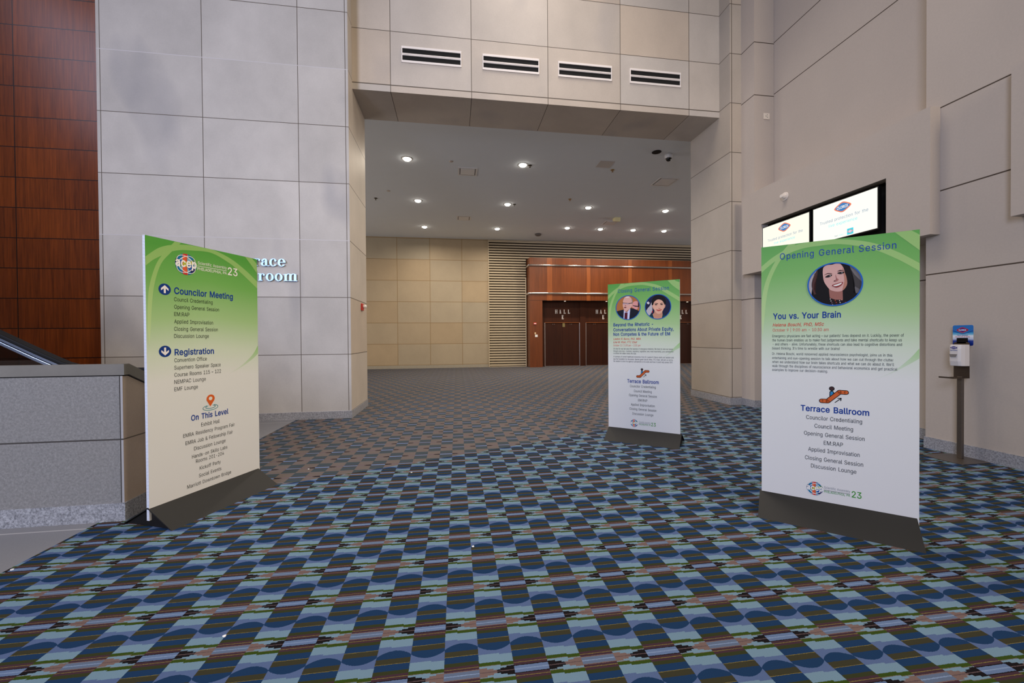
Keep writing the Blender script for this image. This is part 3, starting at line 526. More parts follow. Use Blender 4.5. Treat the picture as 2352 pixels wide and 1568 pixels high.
# screen housing: a box with an opening
bm = bmesh.new()
X0, Y0, Y1, Z0, Z1 = 5.83, 4.13, 7.365, 2.69, 4.262
oy0, oy1, oz0, oz1 = 4.637, 6.858, 2.80, 3.577
box(bm, X0, 5.979, Y0, Y1, Z0, oz0); box(bm, X0, 5.979, Y0, Y1, oz1, Z1)
box(bm, X0, 5.979, Y0, oy0, oz0, oz1); box(bm, X0, 5.979, oy1, Y1, oz0, oz1)
box(bm, 5.98, 6.01, 4.29, 7.24, Z0, oz0); box(bm, 5.98, 6.01, 4.29, 7.24, oz1, Z1)
box(bm, 6.01, 6.458, 4.29, 7.245, Z1-0.02, Z1); box(bm, 6.01, 6.458, 4.29, 7.245, Z0, Z0+0.02)
box(bm, 6.10, 6.12, 4.29, 7.24, oz0-0.05, oz1+0.05, 1)
box(bm, 5.98, 6.11, 4.29, 7.24, oz1, oz1+0.01, 1); box(bm, 5.98, 6.11, 4.29, 7.24, oz0-0.01, oz0, 1)
structure(mk('wall_right_screen_housing', bm, [M_P4, mat('housing_black', rgb(18, 16, 15), 0.7)]), 'boxed-out beige bulkhead holding two lit screens', 'bulkhead')
bm = bmesh.new(); box(bm, 5.83, 5.979, 1.2, 3.41, 2.69, 4.262)
structure(mk('wall_right_bulkhead', bm, M_P4), 'second boxed-out bulkhead at the far right edge', 'bulkhead')

bm = bmesh.new(); box(bm, -12.2, 6.5, -9.2, -9.0, 0.0, 12.0)
structure(mk('wall_rear', bm, mat('rear_paint', rgb(150, 142, 136), 0.8)), 'plain wall of the concourse behind the viewpoint', 'wall')
bm = bmesh.new(); box(bm, -12.2, -12.0, -9.0, 8.2, 0.0, 12.0)
structure(mk('wall_left_end', bm, mat('end_paint', rgb(150, 142, 136), 0.8)), 'far left end wall of the concourse', 'wall')
# wood wall and low stone wall on the left
M_WL = wood('wood_wall', rgb(76, 31, 7), rgb(128, 60, 17), 0.27, 'x', -7.366, 3.1, 1.155, 0.5155, scale=1.5)
bm = bmesh.new(); box(bm, -12.0, -5.895, 7.96, 8.2, 0.0, 12.0)
structure(mk('wall_left_wood', bm, M_WL), 'reddish wood panelled wall at the far left', 'wall')
def rough_granite():
    g = G('rough_stone'); v, x, y, z = g.pos()
    n = g.noise(v, 55.0, 5, 0.8); n2 = g.noise(v, 1.6, 3)
    c = g.mix(g.M('MULTIPLY_ADD', g.sub(n, 0.5), 2.0, 0.5), rgb(84, 86, 90), rgb(150, 150, 152))
    c = g.mix(g.mul(n2, 0.45), c, rgb(128, 122, 114)); c = g.mix(g.gt(x, -2.66), c, rgb(160, 158, 160))
    ln = g.mx(g.lt(g.M('ABSOLUTE', g.sub(z, 0.656)), 0.006), g.lt(g.M('ABSOLUTE', g.sub(x, -2.66)), 0.004))
    c = g.mix(ln, c, rgb(58, 54, 52)); g.bump(n, 0.6, 0.004)
    return g.fin(c, 0.8)
M_RG = rough_granite()
M_CAP = stone('cap_stone', 'x', rgb(112, 109, 104), var=0.0, stain=0.35)
M_SIDE = stone('low_wall_side_warmlit', 'y', rgb(168, 152, 138), 0, 0, 0, 0, (), (0.656,), var=0.0, stain=0.12, w=0.01)  # warm light on the end face put into its brownish colour
bm = bmesh.new()
YF, YB = 3.62, 4.02; sl = -0.464
def zt(y): return 1.262+sl*max(0.0, y-YF-0.05)
bA = [(YF, 0.146), (YB, 0.146), (YB, zt(YB)-0.097), (YF+0.05, 1.165), (YF, 1.165)]
prism(bm, bA, -12.0, -2.64, 'x', 0)
for f in bm.faces:
    if abs(f.calc_center_median().x+2.64) < 1e-4: f.material_index = 2
prism(bm, [(YF+0.008, 1.160), (YF+0.05, 1.160), (YB, zt(YB)-0.1), (YB, zt(YB)-0.08), (YF+0.05, 1.176), (YF+0.008, 1.176)], -12.0, -2.648, 'x', 3)
prism(bm, [(YF-0.004, 1.174), (YF+0.05, 1.174), (YB, zt(YB)-0.09), (YB, zt(YB)), (YF+0.05, 1.262), (YF-0.004, 1.262)], -12.0, -2.625, 'x', 1)
structure(mk('wall_left_low', bm, [M_RG, M_CAP, M_SIDE, mat('joint_dark', rgb(40, 36, 34), 0.9)]), 'low grey granite parapet wall at left behind the first floor sign', 'parapet wall')
bm = bmesh.new(); box(bm, -12.0, -2.628, YF-0.012, YB, 0.0, 0.146)
structure(mk('baseboard_left_low', bm, granite('granite_low', rgb(88, 90, 96), rgb(186, 188, 196), 70.0)), 'dark speckled granite plinth under the low parapet', 'baseboard')

# ------------------------------------------------------------------ setting: the hall beyond
bm = bmesh.new(); box(bm, -12.0, 1.71, 19.7, 20.0, 0.0, 6.31)
structure(mk('wall_far_stone', bm, M_FAR), 'sandy stone wall at the back of the hall', 'wall')
bm = bmesh.new(); box(bm, -12.0, 1.70, 19.685, 19.7, 0.0, 0.155)
structure(mk('baseboard_far', bm, M_GRAN_FAR), 'grey stone plinth under the sandy back wall', 'baseboard')
bm = bmesh.new(); box(bm, 1.71, 21.0, 19.72, 20.0, 0.0, 6.31)
structure(mk('wall_far_backing', bm, mat('dark_backing', rgb(52, 42, 30), 0.9)), 'dark wall behind the louvers and wood portal', 'wall')
bm = bmesh.new(); box(bm, -12.3, -12.0, 9.0, 20.0, 0.0, 6.31)
structure(mk('wall_hall_left', bm, mat('hall_paint_left', rgb(190, 176, 158), 0.8)), 'left end wall of the hall', 'wall')
bm = bmesh.new(); box(bm, 21.0, 21.3, 9.0, 20.0, 0.0, 6.31)
structure(mk('wall_hall_right', bm, mat('hall_paint_right', rgb(190, 176, 158), 0.8)), 'right end wall of the hall', 'wall')
M_CEIL = mat('ceiling_paint', rgb(218, 222, 226), 0.9, 0, 0.02, 3.0)
bm = bmesh.new(); box(bm, -12.0, 21.0, 9.0, 20.0, 6.31, 6.6)
structure(mk('ceiling_hall', bm, M_CEIL), 'plain grey painted ceiling of the hall with round downlights', 'ceiling')
bm = bmesh.new(); box(bm, -12.0, -5.9, 9.01, 9.2, 0, 6.4); box(bm, 6.5, 21.0, 9.01, 9.2, 0, 6.4)
structure(mk('wall_hall_near', bm, mat('hall_paint_near', rgb(190, 176, 158), 0.8)), 'near wall of the hall on both sides of the opening', 'wall')

# wood portal with four double doors
M_PW = wood('portal_wood', rgb(88, 42, 14), rgb(122, 62, 25), 0.32, scale=0.8, uext=(), zext=(3.255,))
M_PWL = wood('portal_wood_light', rgb(116, 58, 22), rgb(150, 82, 36), 0.32, scale=0.8)
M_PWD = wood('portal_wood_door', rgb(40, 17, 8), rgb(60, 27, 12), 0.5, spec=0.2, scale=0.8)  # door colour taken darker for the shade of the recess
PX1 = 14.2
bm = bmesh.new()
box(bm, 3.655, PX1, 19.0, 19.715, 3.25, 5.33)
box(bm, 3.655, 4.285, 19.0, 19.715, 0.0, 3.25); box(bm, 13.0, PX1, 19.0, 19.715, 0.0, 3.25)
DC = [5.413+2.135*i for i in range(4)]
edges = [4.285]+[(DC[i]+DC[i+1])/2 for i in range(3)]+[13.0]
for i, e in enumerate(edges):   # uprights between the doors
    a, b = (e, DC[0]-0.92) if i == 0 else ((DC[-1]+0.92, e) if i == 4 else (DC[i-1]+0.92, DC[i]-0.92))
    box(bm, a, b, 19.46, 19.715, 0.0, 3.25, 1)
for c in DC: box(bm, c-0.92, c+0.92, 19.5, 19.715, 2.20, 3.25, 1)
structure(mk('wall_far_portal', bm, [M_PW, wood('portal_wood_shaded', rgb(46, 20, 8), rgb(68, 31, 12), 0.5, scale=0.8, spec=0.2)]), 'reddish wood portal housing the hall doors', 'wood portal')  # recess wood is the portal wood darkened for the shade under the lintel
for i, c in enumerate((4.648, 6.626, 8.80, 10.97, 13.1)):
    w = 0.13 if i == 0 else 0.10
    structure(one('trim_%d' % (i+1), M_PWL, None, (c-w, c+w, 18.985, 19.0, 3.25, 5.33)), 'lighter wood pilaster strip on the portal, %s from the left' % ('first', 'second', 'third', 'fourth', 'fifth')[i], 'pilaster')
M_CHROME = mat('chrome', rgb(225, 218, 212), 0.16, 1.0)
M_ALU = mat('aluminium', rgb(200, 192, 190), 0.35, 1.0)
for nm, z, lb in (('upper', 4.96, 'upper polished metal band across the wood portal'), ('lower', 3.60, 'lower polished metal band across the wood portal')):
    bm = bmesh.new()
    arc = [(18.975-0.05*math.sin(math.radians(a)), z-0.052*math.cos(math.radians(a))) for a in range(0, 181, 12)]
    prism(bm, [(19.0, z-0.052)]+arc+[(19.0, z+0.052)], 3.60, PX1, 'x')
    prism(bm, [(3.655, z-0.052)]+[(3.625-0.05*math.sin(math.radians(a)), z-0.052*math.cos(math.radians(a))) for a in range(0, 181, 12)]+[(3.655, z+0.052)], 18.99, 19.6, 'y')
    structure(mk('trim_%d' % (6 if nm == 'upper' else 7), bm, M_CHROME), lb, 'metal band')
for i, c in enumerate(DC):
    d = empty('door_%d' % (i+1), (c, 19.5, 0))
    structure(d, ['leftmost double wood door under the letters HALL E with a paper notice', 'second double wood door from the left, half behind the middle sign',
                  'third double wood door, behind the middle floor sign', 'rightmost double wood door, seen beside the right stone pier'][i], 'door')
    for s in (-1, 1):
        one('door_leaf', M_PWD, d, (0.004 if s > 0 else -0.89, 0.89 if s > 0 else -0.004, 0.02, 0.07, 0.02, 2.16), bevel=0.004)
        one('door_frame', M_ALU, d, (s*0.905-0.018, s*0.905+0.018, -0.02, 0.07, 0.0, 2.18), bevel=0.003)
        one('door_closer', M_ALU, d, (s*0.45-0.05, s*0.45-0.03, 0.0, 0.02, 2.10, 2.125), (s*0.45+0.03, s*0.45+0.05, 0.0, 0.02, 2.10, 2.125))
    one('door_head', M_PWL, d, (-0.92, 0.92, -0.01, 0.07, 2.18, 2.205))
    one('threshold', M_ALU, d, (-0.89, 0.89, -0.03, 0.07, 0.0, 0.015))

# louvered wall
lv = empty('louver_screen', (1.71, 19.65, 0))
tag(lv, 'tall screen of horizontal beige slats left of and above the wood portal', 'louver screen')
M_SLAT = mat('slat_beige', rgb(194, 178, 152), 0.5, 0, 0.05)
bm = bmesh.new()
for k in range(49):
    z = 0.06+k*0.1275
    x1 = 1.89 if z < 5.36 else 12.5
    prism(bm, [(0.0, z), (0.0, z+0.062), (0.06, z+0.085), (0.06, z+0.02)], 0.03, x1, 'x')
mk('slats', bm, M_SLAT, lv)
one('frame', M_SLAT, lv, (0.0, 0.035, -0.015, 0.065, 0.0, 6.29), (1.865, 1.90, -0.015, 0.065, 0.0, 4.45), (0.035, 12.5, -0.015, 0.065, 6.255, 6.29), (0.035, 1.865, -0.015, 0.065, 0.0, 0.03))

# ------------------------------------------------------------------ floor signs
def print_mat(name, light):
    g = G(name); v, x, y, z = g.pos(True)
    f = g.M('DIVIDE', z, 2.3)
    f = g.M('MULTIPLY_ADD', g.mul(g.M('ABSOLUTE', x), g.sub(1.0, 0.0)), 0.04, f)
    c = g.ramp(f, [(0.0, rgb(224, 222, 222)), (0.50, rgb(222, 222, 218)), (0.60, rgb(205, 216, 194)), (0.72, rgb(162, 196, 136)), (0.86, rgb(112, 172, 84)), (0.98, rgb(80, 154, 60))])
    if light: c = g.mix(light, c, rgb(208, 226, 150))
    return g.fin(c, 0.5, 0.0, 0.3)
M_PRINT = print_mat('sign_print', 0); M_SWOOSH = print_mat('sign_swoosh', 0.32); M_ARC = print_mat('sign_arc', 0.0)
def arc_mat():
    g = G('sign_arc_green'); v, x, y, z = g.pos(True)
    c = g.ramp(g.M('DIVIDE', g.sub(z, 1.09), 0.28), [(0.0, rgb(222, 222, 218)), (1.0, rgb(150, 196, 118))])
    return g.fin(c, 0.5)
M_ARC = arc_mat()
def edge_mat():
    g = G('fluted_edge'); v, x, y, z = g.pos(True)
    f = g.gt(g.M('FRACT', g.mul(z, 90.0)), 0.45)
    return g.fin(g.mix(f, rgb(170, 176, 196), rgb(240, 242, 250)), 0.5)
M_EDGE = edge_mat()
M_BASE = mat('sign_base_board', rgb(36, 35, 33), 0.6, 0, 0.05, 60, 0.3)
BLUE = ink((20, 58, 142)); BLUE2 = ink((34, 72, 154)); BLACK = ink((34, 34, 36)); RED = ink((206, 74, 58)); WHITE = ink((236, 230, 228)); GREEN = ink((74, 150, 62)); GREYI = ink((140, 142, 146))

PL = {1: dict(o=(-2.3511, 3.4492), d=(0.3822, 0.9241), n=(-0.9241, 0.3822), bu=(0.0, 0.988), pu=(0.004, 1.002), top=2.264),
      2: dict(o=(2.2283, 5.5375), d=(0.7775, -0.6288), n=(0.6288, 0.7775), bu=(0.0, 0.988), pu=(-0.004, 0.969), top=2.212),
      3: dict(o=(2.5526, 3.0228), d=(0.7293, -0.6842), n=(0.6842, 0.7293), bu=(0.0, 0.951), pu=(0.014, 0.961), top=2.191)}
WOMAN_LONG_HAIR=dict(c=(0.4921,1.8441),r=0.1680,layers=[
((70,66,66),'p',[(-1.031,1.194),(1.024,0.955),(1.026,-1.102),(-1.032,-0.999)]),
((172,163,163),'p',[(-1.007,0.088),(-0.886,0.53),(-0.575,0.798),(-0.754,0.488),(-0.826,0.164),(-0.777,-0.561),(-0.971,-0.398)]),
((112,107,107),'p',[(0.524,0.812),(0.7,0.635),(0.949,0.395),(0.971,0.01),(0.7,0.377),(0.568,0.649)]),
((100,96,98),'p',[(0.722,-0.155),(0.918,-0.328),(0.832,-0.521),(0.668,-0.423)]),
((22,18,19),'s',[(-0.61,0.727),(-0.41,0.929),(-0.143,1.047),(0.143,1.029),(0.368,0.974),(0.513,0.813),(0.613,0.5),(0.7,0.062),(0.711,-0.226),(0.668,-0.452),(0.874,-0.495),(0.755,-0.845),(0.369,-1.04),(-0.085,-1.046),(-0.551,-0.874),(-0.838,-0.512),(-0.766,-0.337),(-0.832,-0.031),(-0.801,0.267),(-0.694,0.557)]),
((78,48,45),'s',[(-0.622,0.699),(-0.646,0.328),(-0.742,0.037),(-0.73,-0.234),(-0.67,-0.388),(-0.754,-0.397),(-0.814,-0.032),(-0.777,0.31)]),
((155,103,93),'p',[(-0.2,-0.215),(-0.165,-0.615),(0.03,-0.715),(0.302,-0.746),(0.29,-0.251)]),
((34,22,25),'p',[(-0.165,-0.637),(0.041,-0.716),(0.313,-0.739),(0.425,-0.869),(0.257,-0.976),(-0.085,-0.988)]),
((210,166,157),'s',[(-0.386,0.823),(-0.247,0.904),(-0.085,0.905),(0.087,0.948),(0.2,0.92),(0.313,0.733),(0.369,0.496),(0.425,0.288),(0.452,0.011),(0.402,-0.173),(0.29,-0.31),(0.144,-0.35),(-0.027,-0.316),(-0.165,-0.232),(-0.293,-0.03),(-0.375,0.155),(-0.41,0.366),(-0.422,0.634)]),
((180,126,107),'s',[(0.279,0.737),(0.369,0.496),(0.425,0.288),(0.449,0.011),(0.402,-0.173),(0.29,-0.302),(0.324,-0.051),(0.357,0.164),(0.318,0.457)]),
((70,42,42),'s',[(-0.375,0.444),(-0.247,0.528),(-0.096,0.506),(-0.096,0.483),(-0.241,0.49)]),
((50,30,30),'s',[(0.098,0.567),(0.2,0.629),(0.341,0.593),(0.2,0.582)]),
((40,34,36),'s',[(-0.334,0.351),(-0.223,0.444),(-0.079,0.441),(-0.131,0.361),(-0.235,0.327)]),
((40,34,36),'s',[(0.098,0.494),(0.2,0.542),(0.357,0.529),(0.295,0.453),(0.189,0.441)]),
((205,200,200),'s',[(-0.165,0.416),(-0.143,0.422),(-0.137,0.384),(-0.163,0.384)]),
((205,200,200),'s',[(0.256,0.507),(0.281,0.512),(0.281,0.476),(0.259,0.478)]),
((168,110,104),'s',[(0.047,0.44),(0.087,0.276),(0.149,0.204),(0.098,0.128),(-0.016,0.131),(0.081,0.203),(0.047,0.323)]),
((95,45,45),'s',[(-0.027,0.14),(0.013,0.177),(0.041,0.137),(0.001,0.125)]),
((140,54,52),'s',[(-0.09,-0.049),(0.087,0.03),(0.296,0.071),(0.268,-0.046),(0.155,-0.142),(0.041,-0.152)]),
((232,228,222),'s',[(-0.039,-0.058),(0.098,-0.007),(0.262,0.044),(0.223,-0.028),(0.11,-0.084),(0.007,-0.092)]),
((225,220,215),'s',[(-0.169,-0.673),(-0.148,-0.654),(-0.127,-0.676),(-0.148,-0.695)]),
((225,220,215),'s',[(-0.145,-0.763),(-0.125,-0.744),(-0.104,-0.766),(-0.125,-0.785)]),
((190,70,40),'s',[(0.009,-0.751),(0.03,-0.731),(0.05,-0.753),(0.03,-0.772)]),
((225,220,215),'s',[(0.163,-0.767),(0.184,-0.748),(0.204,-0.769),(0.184,-0.789)]),
((200,150,140),'s',[(0.242,-0.735),(0.262,-0.716),(0.282,-0.738),(0.262,-0.757)]),
((150,110,130),'s',[(-0.111,-0.854),(-0.09,-0.835),(-0.07,-0.856),(-0.09,-0.876)]),
((190,70,40),'s',[(0.044,-0.845),(0.064,-0.826),(0.085,-0.847),(0.064,-0.867)]),
((225,220,215),'s',[(0.18,-0.852),(0.2,-0.833),(0.22,-0.855),(0.2,-0.874)]),
((170,60,60),'s',[(0.371,-0.852),(0.391,-0.833),(0.411,-0.854),(0.391,-0.873)]),
((225,220,215),'s',[(-0.088,-0.943),(-0.068,-0.924),(-0.047,-0.945),(-0.068,-0.965)]),
((200,50,50),'s',[(0.066,-0.944),(0.087,-0.925),(0.107,-0.946),(0.087,-0.965)]),
])
MAN_IN_SUIT=dict(c=(0.2857,1.8649),r=0.1744,layers=[
((176,112,62),'p',[(-1.054,1.103),(1.075,0.973),(1.066,-1.098),(-1.065,-1.038)]),
((218,152,148),'s',[(0.367,0.284),(0.461,0.446),(0.667,0.494),(0.819,0.386),(0.879,0.154),(0.787,-0.091),(0.623,-0.22),(0.459,-0.077),(0.335,0.012)]),
((48,36,40),'s',[(0.799,0.397),(0.87,0.321),(0.893,0.07),(0.787,-0.029),(0.812,0.199)]),
((36,30,34),'p',[(0.398,0.167),(0.818,0.084),(0.818,0.032),(0.624,0.041),(0.398,0.125)]),
((28,30,42),'p',[(-0.953,-0.271),(-0.377,-0.146),(-0.335,-0.232),(-0.041,-0.392),(0.21,-0.045),(0.459,-0.102),(0.786,-0.258),(0.948,-0.389),(0.661,-0.753),(0.372,-1.037),(-0.002,-1.068),(-0.381,-0.994),(-0.805,-0.619)]),
((206,206,236),'p',[(-0.335,-0.19),(-0.209,-0.333),(-0.083,-0.369),(0.127,-0.146),(0.186,-0.086),(0.085,-1.029),(-0.044,-1.025),(-0.37,-0.973)]),
((92,24,38),'p',[(-0.262,-0.404),(-0.031,-0.392),(-0.084,-0.58),(-0.061,-1.003),(-0.296,-0.954),(-0.2,-0.64)]),
((206,150,138),'s',[(0.253,0.278),(0.388,0.314),(0.366,0.095),(0.232,0.017)]),
((220,170,156),'s',[(-0.406,0.386),(-0.394,0.597),(-0.288,0.782),(-0.119,0.888),(0.09,0.876),(0.256,0.761),(0.342,0.557),(0.347,0.305),(0.294,0.098),(0.169,-0.085),(-0.041,-0.245),(-0.187,-0.306),(-0.292,-0.234),(-0.355,-0.083),(-0.421,0.174)]),
((226,214,208),'s',[(-0.309,0.772),(-0.119,0.899),(0.132,0.884),(0.048,0.805),(-0.161,0.817)]),
((152,142,138),'s',[(0.245,0.772),(0.363,0.619),(0.374,0.346),(0.312,0.297),(0.334,0.558)]),
((46,40,46),'p',[(-0.454,0.426),(-0.205,0.392),(0.067,0.357),(0.341,0.379),(0.341,0.337),(0.087,0.293),(0.046,0.32),(-0.163,0.348),(-0.437,0.383)]),
((190,160,170),'s',[(-0.406,0.375),(-0.205,0.35),(-0.227,0.26),(-0.374,0.278)]),
((190,160,170),'s',[(-0.122,0.339),(0.067,0.32),(0.025,0.233),(-0.101,0.254)]),
((120,60,62),'s',[(-0.323,0.038),(-0.228,0.059),(-0.112,0.033),(-0.186,-0.031),(-0.292,-0.018)]),
((188,125,118),'s',[(-0.227,0.228),(-0.164,0.204),(-0.143,0.119),(-0.249,0.124)]),
])
WOMAN_SHORT_HAIR=dict(c=(0.6900,1.8584),r=0.1726,layers=[
((32,34,64),'p',[(-1.052,1.113),(1.102,0.977),(1.094,-1.078),(-1.061,-1.015)]),
((186,181,188),'p',[(-0.482,0.374),(-0.433,0.103),(-0.406,-0.311),(-0.596,-0.635),(-0.717,-0.714),(-0.896,-0.291),(-0.774,-0.088),(-0.593,0.11)]),
((190,40,50),'p',[(-0.455,-0.309),(-0.396,-0.291),(-0.392,-0.467),(-0.456,-0.464)]),
((230,228,235),'p',[(-0.732,0.481),(-0.704,0.39),(-0.612,0.35),(-0.692,0.313),(-0.682,0.208),(-0.743,0.273),(-0.823,0.246),(-0.788,0.332),(-0.842,0.413),(-0.756,0.405)]),
((28,22,24),'s',[(-0.473,0.27),(-0.432,0.599),(-0.252,0.856),(0.024,0.932),(0.335,0.852),(0.547,0.626),(0.627,0.317),(0.545,0.077),(0.448,0.061),(0.059,0.039),(-0.334,0.098),(-0.414,0.102)]),
((24,62,72),'p',[(-0.696,-0.673),(-0.377,-0.57),(0.33,-0.596),(0.6,-0.718),(0.464,-0.917),(0.133,-1.05),(-0.299,-0.976)]),
((198,143,118),'p',[(-0.257,-0.317),(-0.277,-0.461),(-0.397,-0.58),(-0.279,-0.956),(0.29,-0.973),(0.359,-0.649),(0.331,-0.341)]),
((205,150,128),'s',[(-0.433,0.103),(-0.364,0.12),(-0.305,-0.109),(-0.365,-0.138)]),
((205,150,128),'s',[(0.487,0.12),(0.568,0.127),(0.545,-0.065),(0.467,-0.143)]),
((224,173,150),'s',[(-0.334,0.222),(-0.254,0.403),(-0.056,0.553),(0.14,0.557),(0.334,0.454),(0.468,0.223),(0.491,0.018),(0.428,-0.223),(0.291,-0.463),(0.116,-0.562),(-0.06,-0.531),(-0.237,-0.318),(-0.335,-0.108),(-0.384,0.059)]),
((60,40,40),'s',[(-0.294,0.251),(-0.176,0.3),(0.001,0.263),(0.005,0.205),(-0.176,0.259)]),
((60,40,40),'s',[(0.177,0.213),(0.294,0.289),(0.453,0.248),(0.294,0.248),(0.206,0.185)]),
((52,36,36),'s',[(-0.245,0.166),(-0.146,0.213),(-0.028,0.162),(-0.137,0.126)]),
((52,36,36),'s',[(0.196,0.165),(0.294,0.207),(0.4,0.165),(0.304,0.125)]),
((184,122,104),'s',[(0.03,-0.103),(0.118,-0.128),(0.215,-0.112),(0.147,-0.182),(0.088,-0.172)]),
((192,88,78),'s',[(-0.128,-0.209),(0.059,-0.244),(0.302,-0.208),(0.214,-0.316),(0.058,-0.355),(-0.05,-0.306)]),
])

def sign_root(k, label):
    p = PL[k]; um = (p['bu'][0]+p['bu'][1])/2
    r = empty('floor_sign', (p['o'][0]+p['d'][0]*um, p['o'][1]+p['d'][1]*um, 0.0), math.atan2(p['d'][1], p['d'][0]))
    tag(r, label, 'floor sign', 'floor signs with a black prism base')
    b0, b1 = p['bu'][0]-um, p['bu'][1]-um; a, c = p['pu'][0]-um, p['pu'][1]-um
    bm = bmesh.new(); box(bm, a, c, 0.0, 0.026, 0.05, p['top'], 0, {'-x': 1, '+x': 1, '+z': 1})
    mk('panel', bm, [M_PRINT, M_EDGE], r)
    # folded black base: two sloping sheets and two gusset ends
    bm = bmesh.new(); t = 0.006; ax, az = 0.013, 0.152
    prism(bm, [(-0.235, 0.0), (-0.235+0.012, 0.0), (ax, az-0.010), (ax, az)], b0, b1, 'x')
    prism(bm, [(0.282, 0.0), (ax, az), (ax, az-0.010), (0.270, 0.0)], b0, b1, 'x')
    mk('base', bm, M_BASE, r)
    for s, e in ((1, b0+0.02), (-1, b1-0.02)):
        bm = bmesh.new(); prism(bm, [(-0.222, 0.001), (0.268, 0.001), (ax, az-0.012)], e, e+s*0.006, 'x'); mk('base_end', bm, ink((30, 28, 28)), r)
    def F(off): return lambda u, z: (u-um, -off, z)
    return r, F
def lines(r, F, name, m, rows, bold=0.0, shear=0.0, space=1.0, off=0.0012):
    for t, u0, u1, zb, cap in rows:
        bm = bmesh.new(); text_into(bm, F(off), t, u0, u1, zb, cap, bold, shear, space); mk(name, bm, m, r)
def swooshes(r, F, A0, A1, B0, B1, C0, C1, D0, D1):
    for o, (a, b) in enumerate(((A0, A1), (B0, B1), (C0, C1))):
        bm = bmesh.new(); band(bm, F(0.0004+0.0002*o), a, b); mk('printed_swoosh', bm, M_SWOOSH, r)
    bm = bmesh.new(); band(bm, F(0.0004), D0, D1); mk('printed_arc', bm, M_ARC, r)
def portrait(r, F, P, name, label):
    c, R = P['c'], P['r']; cols = []; bm = bmesh.new(); mats = []
    def T(off): return lambda a, b: F(off)(c[0]+a*R, c[1]+b*R)
    for i, (col, kind, pts) in enumerate(P['layers']):
        q = catmull(pts, True, 5) if kind == 's' else list(pts)
        q = [p for p in disc_pts((0, 0), 0.985)] if i == 0 else clip_disc(q)
        m = ink(col, 0.6)
        if m not in mats: mats.append(m)
        poly_into(bm, T(0.0008+0.00022*i), q, mats.index(m))
    mats.append(ink((34, 98, 182)))
    ring_into(bm, T(0.0008+0.00022*(len(P['layers'])+1)), (0, 0), 0.945, 1.0, 72, len(mats)-1)
    tag(mk(name, bm, mats, r), label)
def logo(r, F, c, R, rows, dark):
    """round emblem of coloured sectors with white orbits and lower-case letters, plus its caption"""
    mats = [ink((24, 112, 158)), ink((40, 44, 96)), ink((36, 84, 160)), ink((222, 96, 60)), ink((196, 48, 50)), ink((130, 176, 196)), ink((176, 178, 62)), ink((240, 236, 234)), ink((86, 128, 90))]
    def T(off): return lambda a, b: F(off)(c[0]+a*R, c[1]+b*R)
    bm = bmesh.new(); poly_into(bm, T(0.0010), disc_pts((0, 0), 1.0), 0)
    def wedge(a0, a1, r0, r1, mi, off):
        n = 8; q = [(r1*math.cos(math.radians(a0+(a1-a0)*i/n)), r1*math.sin(math.radians(a0+(a1-a0)*i/n))) for i in range(n+1)]
        q += [(r0*math.cos(math.radians(a1-(a1-a0)*i/n)), r0*math.sin(math.radians(a1-(a1-a0)*i/n))) for i in range(n+1)] if r0 > 0 else [(0, 0)]
        poly_into(bm, T(off), q, mi)
    for a0, a1, r0, r1, mi in ((150, 180, 0.66, 1, 1), (140, 180, 0, 0.66, 2), (100, 140, 0, 0.7, 5), (40, 84, 0, 0.72, 5), (5, 40, 0, 0.7, 6), (5, 40, 0.7, 1, 8), (-60, -20, 0.66, 1, 1), (-62, -10, 0, 0.66, 2), (-90, -62, 0, 0.75, 5), (-150, -110, 0, 0.75, 5), (-178, -150, 0, 0.66, 8)):
        wedge(a0, a1, r0, r1, mi, 0.0013)
    poly_into(bm, T(0.0016), clip_disc(catmull([(-0.26, 1.1), (0.14, 1.1), (0.04, 0.4), (0.04, -0.4), (0.14, -1.1), (-0.26, -1.1), (-0.32, -0.4), (-0.32, 0.4)], True), 1.0), 3)
    poly_into(bm, T(0.0018), clip_disc([(-0.26, 1.1), (0.14, 1.1), (0.06, 0.72), (-0.3, 0.72)], 1.0), 4)
    poly_into(bm, T(0.0018), clip_disc([(-0.26, -1.1), (0.14, -1.1), (0.06, -0.72), (-0.3, -0.72)], 1.0), 4)
    poly_into(bm, T(0.0018), disc_pts((-0.05, 0.02), 0.26), 6)
    for a in (42, -42):
        ca, sa = math.cos(math.radians(a)), math.sin(math.radians(a))
        def E(u, v, ca=ca, sa=sa): return T(0.0021)(*(u*ca-v*sa, u*sa+v*ca))
        pr = None
        for i in range(65):
            t = 2*math.pi*i/64; q = []
            for rr in (0.955, 1.0): q.append(bm.verts.new(E(1.0*rr*math.cos(t), 0.70*rr*math.sin(t)*(0.96 if rr < 1 else 1))))
            if pr:
                f = bm.faces.new((pr[0], q[0], q[1], pr[1])); f.material_index = 7
            pr = q
    text_into(bm, F(0.0026), 'acep', c[0]-R*0.98, c[0]+R*0.99, c[1]-R*0.26, R*0.78, 0.024, mi=7)
    mk('round_logo', bm, mats, r)
    w = WHITE if not dark else None
    (t1, t2, t3, rule) = rows
    lines(r, F, 'logo_caption', w or GREYI, [t1]); lines(r, F, 'logo_caption', w or GREEN, [t2], 0.008); lines(r, F, 'logo_number', w or GREEN, [t3], 0.012)
    bm = bmesh.new(); stroke_into(bm, F(0.0011), [(rule[0], rule[2]), (rule[1], rule[2])], 0.004, 0, False); mk('logo_rule', bm, w or GREYI, r)
